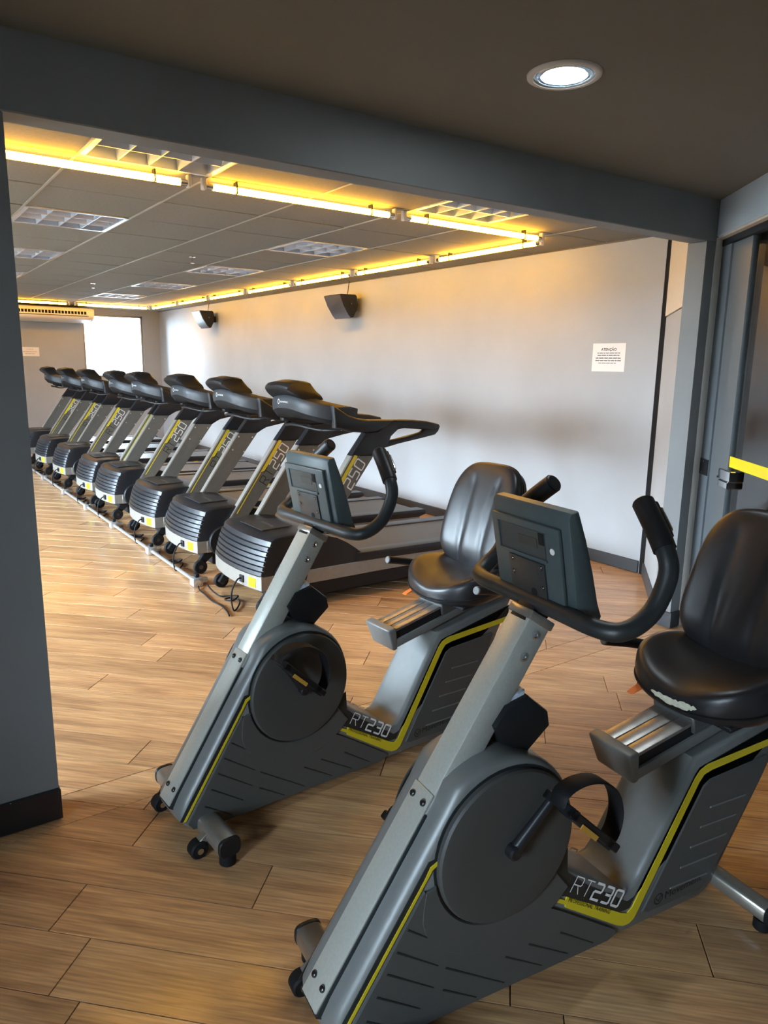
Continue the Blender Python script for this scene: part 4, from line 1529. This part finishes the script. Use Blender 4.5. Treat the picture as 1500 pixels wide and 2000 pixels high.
    if worn:
        def patch(name, th0, th1, h0, h1, seed, m):
            rng = random.Random(seed)
            bm = bmesh.new()
            rows = []
            N = 22
            for i in range(N + 1):
                f = i / N
                th = th0 + (th1 - th0) * f
                env = math.sin(PI * min(1, max(0, f))) ** .5
                mid = (h0 + h1) / 2 + rng.uniform(-.03, .03)
                hh = (h1 - h0) / 2 * env * rng.uniform(.72, 1.1) + .004
                u, v = seat_out(th)
                r_ = []
                for k in range(4):
                    hf = mid + hh * (k / 1.5 - 1)
                    # follow the cushion edge profile
                    tab = [(0.0, .86), (.05, .925), (.16, .97), (.34, .995), (.55, 1.0), (.73, .995), (.85, .975), (.93, .935)]
                    sc_ = .9
                    for (ha, sa), (hb_, sb_) in zip(tab, tab[1:]):
                        if ha <= hf <= hb_:
                            sc_ = sa + (sb_ - sa) * (hf - ha) / (hb_ - ha)
                    p = seat_place(u * sc_, v * sc_, (.090 + seat_top(u * sc_, v * sc_)) * hf)
                    c = seat_place(0, 0, .03)
                    p = p + (p - c).normalized() * .0022
                    r_.append(bm.verts.new(p))
                rows.append(r_)
            for i in range(N):
                for k in range(3):
                    bm.faces.new((rows[i][k], rows[i + 1][k], rows[i + 1][k + 1], rows[i][k + 1]))
            A(name, finish(bm, name, 60), m, st)
        patch('worn_patch', math.radians(170), math.radians(197), .36, .66, 3, M_FOAM)
        patch('worn_patch', math.radians(129), math.radians(138), .50, .62, 5, M_FOAM)
    # ---- backrest
    BB, BT = Vector((1.262 + seat_dx, 0, .672)), Vector((1.400 + seat_dx, 0, 1.095))
    bu2 = (BT - BB).normalized()
    bn2 = Vector((-bu2.z, 0, bu2.x))      # towards the front
    H2 = (BT - BB).length / 2
    BC = (BB + BT) / 2

    def back_out(th):
        u, v = se(th, H2, .195, 3.6)
        v *= 1.0 - .13 * (u + H2) / (2 * H2)
        return u, v

    def back_top(u, v):
        h = -.006 * math.exp(-((abs(v) - .060 - .02 * (u + H2)) / .016) ** 2) * (1 if u < .12 else max(0, 1 - (u - .12) / .05))
        h += .012 * math.cos(u / H2 * PI * .5)
        h += .010 * (abs(v) / .19) ** 2 * (1 if u < .1 else max(0, 1 - (u - .1) / .1))
        lower = max(0, (-u - .13) / .08)
        h -= .020 * min(1, lower) ** 2
        return h

    def back_place(u, v, h):
        return BC + bu2 * u + Vector((0, v, 0)) + bn2 * h
    bk = A('backrest', pad_mesh('backrest', back_out, back_top, .052, back_place, 128), M_LEATH)
    pth = []
    for k in range(60):
        u, v = back_out(2 * PI * k / 60)
        pth.append(back_place(u, v, .020))
    pth.append(pth[0])
    A('piping', tube_mesh('piping', pth, .003, 6), M_RUB, bk)
    bm = bmesh.new()
    vs = [back_out(2 * PI * k / 48) for k in range(48)]
    lo = [bm.verts.new(back_place(u * .95, v * .95, -.022)) for u, v in vs]
    hi = [bm.verts.new(back_place(u * .97, v * .97, .002)) for u, v in vs]
    bm.faces.new(lo)
    bm.faces.new(hi)
    for k in range(48):
        bm.faces.new((lo[k], lo[(k + 1) % 48], hi[(k + 1) % 48], hi[k]))
    A('back_shell', finish(bm, 'back_shell', 40), M_BLACK, bk)
    br = smooth_path([X(RP(.50, 0, .07)), Vector((1.34 + seat_dx, 0, .640)), Vector((1.365 + seat_dx, 0, .72)), Vector((1.40 + seat_dx, 0, .90))], 5)
    A('back_bracket', tube_mesh('back_bracket', br, .02, 8, flat=(.010, .026, (1, 0, 0))), M_BLACK)
    return T


make_bike('recumbent exercise bike farther from the viewer, beside the first treadmill', (0.7186, 2.0898), 0.05827, (.262, .558), 0.0, False)
make_bike('recumbent exercise bike closest to the viewer with torn cream patch on its seat', (0.7370, 1.1686), -0.11928, (.452, .548), -0.03, True)

# ================================================================== WALL THINGS
# notice on the long wall
def notice(name, lab, P, wdt, hgt, head, lines, mt):
    t = thing(name, lab, 'notice')
    bm = bmesh.new()
    vs = []
    for dd in (0.0008, .0022):
        vs.append([bm.verts.new(P(u, v, dd)) for u, v in ((0, 0), (wdt, 0), (wdt, hgt), (0, hgt))])
    bm.faces.new(vs[0][::-1])
    bm.faces.new(vs[1])
    for i in range(4):
        bm.faces.new((vs[0][i], vs[0][(i + 1) % 4], vs[1][(i + 1) % 4], vs[1][i]))
    obj('sheet', finish(bm, 'sheet', 30), M_PAPER, t)
    if head:
        obj('heading', font_mesh('heading', head, hgt * .13, lambda u, v: P(wdt / 2 + u, hgt * .74 + v, .003), 'CENTER', .0006, 1.1), M_BPRINT, t)
    rng = random.Random(len(lab))
    bm = bmesh.new()
    for (u0, u1, v, th) in lines:
        x = u0
        while x < u1 - .02:
            wl = min(rng.uniform(.05, .15), u1 - x)
            q = [bm.verts.new(P(a * wdt, b * hgt, .003)) for a, b in ((x, v), (x + wl, v), (x + wl, v + th), (x, v + th))]
            bm.faces.new(q)
            x += wl + .015
    me = bpy.data.meshes.new('print_lines')
    bm.to_mesh(me)
    bm.free()
    o = obj('print_lines', me, mt, t)
    o['kind'] = 'stuff'
    return t


notice('wall_notice', 'white paper notice with black print on the long grey wall', lambda u, v, d: Vector((GX1 - d, 3.723 - u, 1.472 + v)), .298, .207, 'ATENÇÃO',
       [(.15, .85, .64, .028), (.16, .83, .56, .028), (.11, .87, .46, .034), (.10, .90, .37, .034), (.20, .74, .29, .018)], M_INK)
notice('wall_notice', 'small paper notice with faint print on the far end wall', lambda u, v, d: Vector((2.08 + u, GY1 - d, 1.548 + v)), .36, .152, '',
       [(.45, .75, .74, .05), (.28, .92, .46, .06), (.38, .80, .26, .05)], mat('faint red ink', (.55, .40, .36), .7))

# speakers on the long wall
def speaker(y0, z0, L, H, lab):
    t = thing('wall_speaker', lab, 'speaker', (GX1, y0, z0), 0, 'wall speakers')
    # profile in x,z ; x negative = into the room
    pr = [(-.300, .000), (-.290, .010), (-.105, .012), (-.085, .000), (-.070, -.10), (-.085, -.16), (-.125, -.235), (-.150, -.240), (-.185, -.205), (-.250, -.110)]
    k = H / .24
    pr = [(x * k, z * k) for x, z in pr]
    obj('cabinet', prism_mesh('cabinet', pr, 0, L, .006, 2), M_BLACK, t)
    g = [(-.303, .002), (-.253, -.112), (-.188, -.208), (-.152, -.244), (-.146, -.238), (-.182, -.203), (-.246, -.108), (-.296, .0)]
    M_G = mat('grey perforated grille', (.11, .115, .13), .35, .6, noise=.25, nscale=300)
    obj('grille', prism_mesh('grille', [(x * k, z * k) for x, z in g], .012, L - .012, .001, 1), M_G, t)
    obj('bracket', box_mesh('bracket', -.085 * k, 0, L * .35, L * .62, -.15 * k, -.06 * k, bev=.006, seg=1), M_BLACK, t)
    obj('knob', cyl_mesh('knob', (-.16 * k, -.006, -.09 * k), (0, 1, 0), .012, .014, 14, .003), M_BOLT, t)
    obj('cable', tube_mesh('cable', smooth_path([(-.11 * k, L * .45, .01), (-.105 * k, L * .42, .06), (-.09 * k, L * .45, .12), (-.08 * k, L * .45, GZ - z0)], 5), .004, 6), M_BLACK, t)


speaker(6.93, 2.232, .36, .235, 'black wall speaker on the long wall, nearer one')
speaker(11.02, 2.26, .36, .245, 'black wall speaker on the long wall, farther one by the window')

# air conditioner hanging before the far wall
ac = thing('air_conditioner', 'long white ceiling air conditioner on the far end wall', 'air conditioner', (0, 0, 0))
apr = [(13.22, 2.345), (13.20, 2.30), (13.205, 2.235), (13.24, 2.185), (13.34, 2.150), (13.60, 2.130), (13.88, 2.130), (13.88, 2.36), (13.28, 2.36)]
obj('casing', prism_mesh('casing', apr, 1.70, 3.20, .012, 3, 'x'), M_ACW, ac)
vt = obj('outlet', box_mesh('outlet', 1.76, 3.10, 13.192, 13.21, 2.245, 2.292), M_VOID, ac)
for k in range(27):
    obj('fin', box_mesh('fin', 1.78 + k * .0505, 1.792 + k * .0505, 13.186, 13.20, 2.243, 2.294), M_ACW, ac)
obj('flap', box_mesh('flap', 1.74, 3.13, 13.205, 13.222, 2.213, 2.224), M_TBARD, ac)
obj('end_panel', prism_mesh('end_panel', [(13.215, 2.340), (13.197, 2.30), (13.202, 2.235), (13.238, 2.18), (13.34, 2.145), (13.60, 2.125), (13.86, 2.125), (13.86, 2.35), (13.28, 2.35)], 3.195, 3.222, .010, 2, 'x'), M_ACW, ac)

# building across the street
bd = thing('building', 'pale overexposed building seen through the far window', 'building', (0, 32, 0))
obj('facade', box_mesh('facade', -5, 22, 0, 6, -4, 7.5), M_EXTW, bd)
for r in range(3):
    for c in range(7):
        x = -3 + c * 2.6
        z = -2.2 + r * 3.0
        wdw = obj('window', box_mesh('window', x, x + 1.5, -.03, .05, z, z + 1.3), M_EXTG, bd)
        obj('sill', box_mesh('sill', x - .1, x + 1.6, -.16, .02, z - .1, z), M_EXTW, wdw)
tag(obj('street_ground', box_mesh('g', -90, 90, -60, 120, -4.2, -4.0), M_GROUND), 'pale paved street outside the far window', 'ground', kind='structure')
# unseen building added across the side street, height set to limit daylight inside
bs = thing('building', 'unseen building added across the side street to limit daylight', 'building', (-13, 0, 0))
obj('facade', box_mesh('facade', -6, 0, -25, 31, -4, 1.9), mat('ochre render', (.42, .38, .33), .8), bs)
for r in range(1):
    for c in range(10):
        wdw = obj('window', box_mesh('window', -.05, .03, -20 + c * 5, -18 + c * 5, -2 + r * 3.2, -.5 + r * 3.2), M_EXTG, bs)
        obj('sill', box_mesh('sill', -.02, .15, -20.1 + c * 5, -17.9 + c * 5, -2.1 + r * 3.2, -2 + r * 3.2), M_EXTW, wdw)
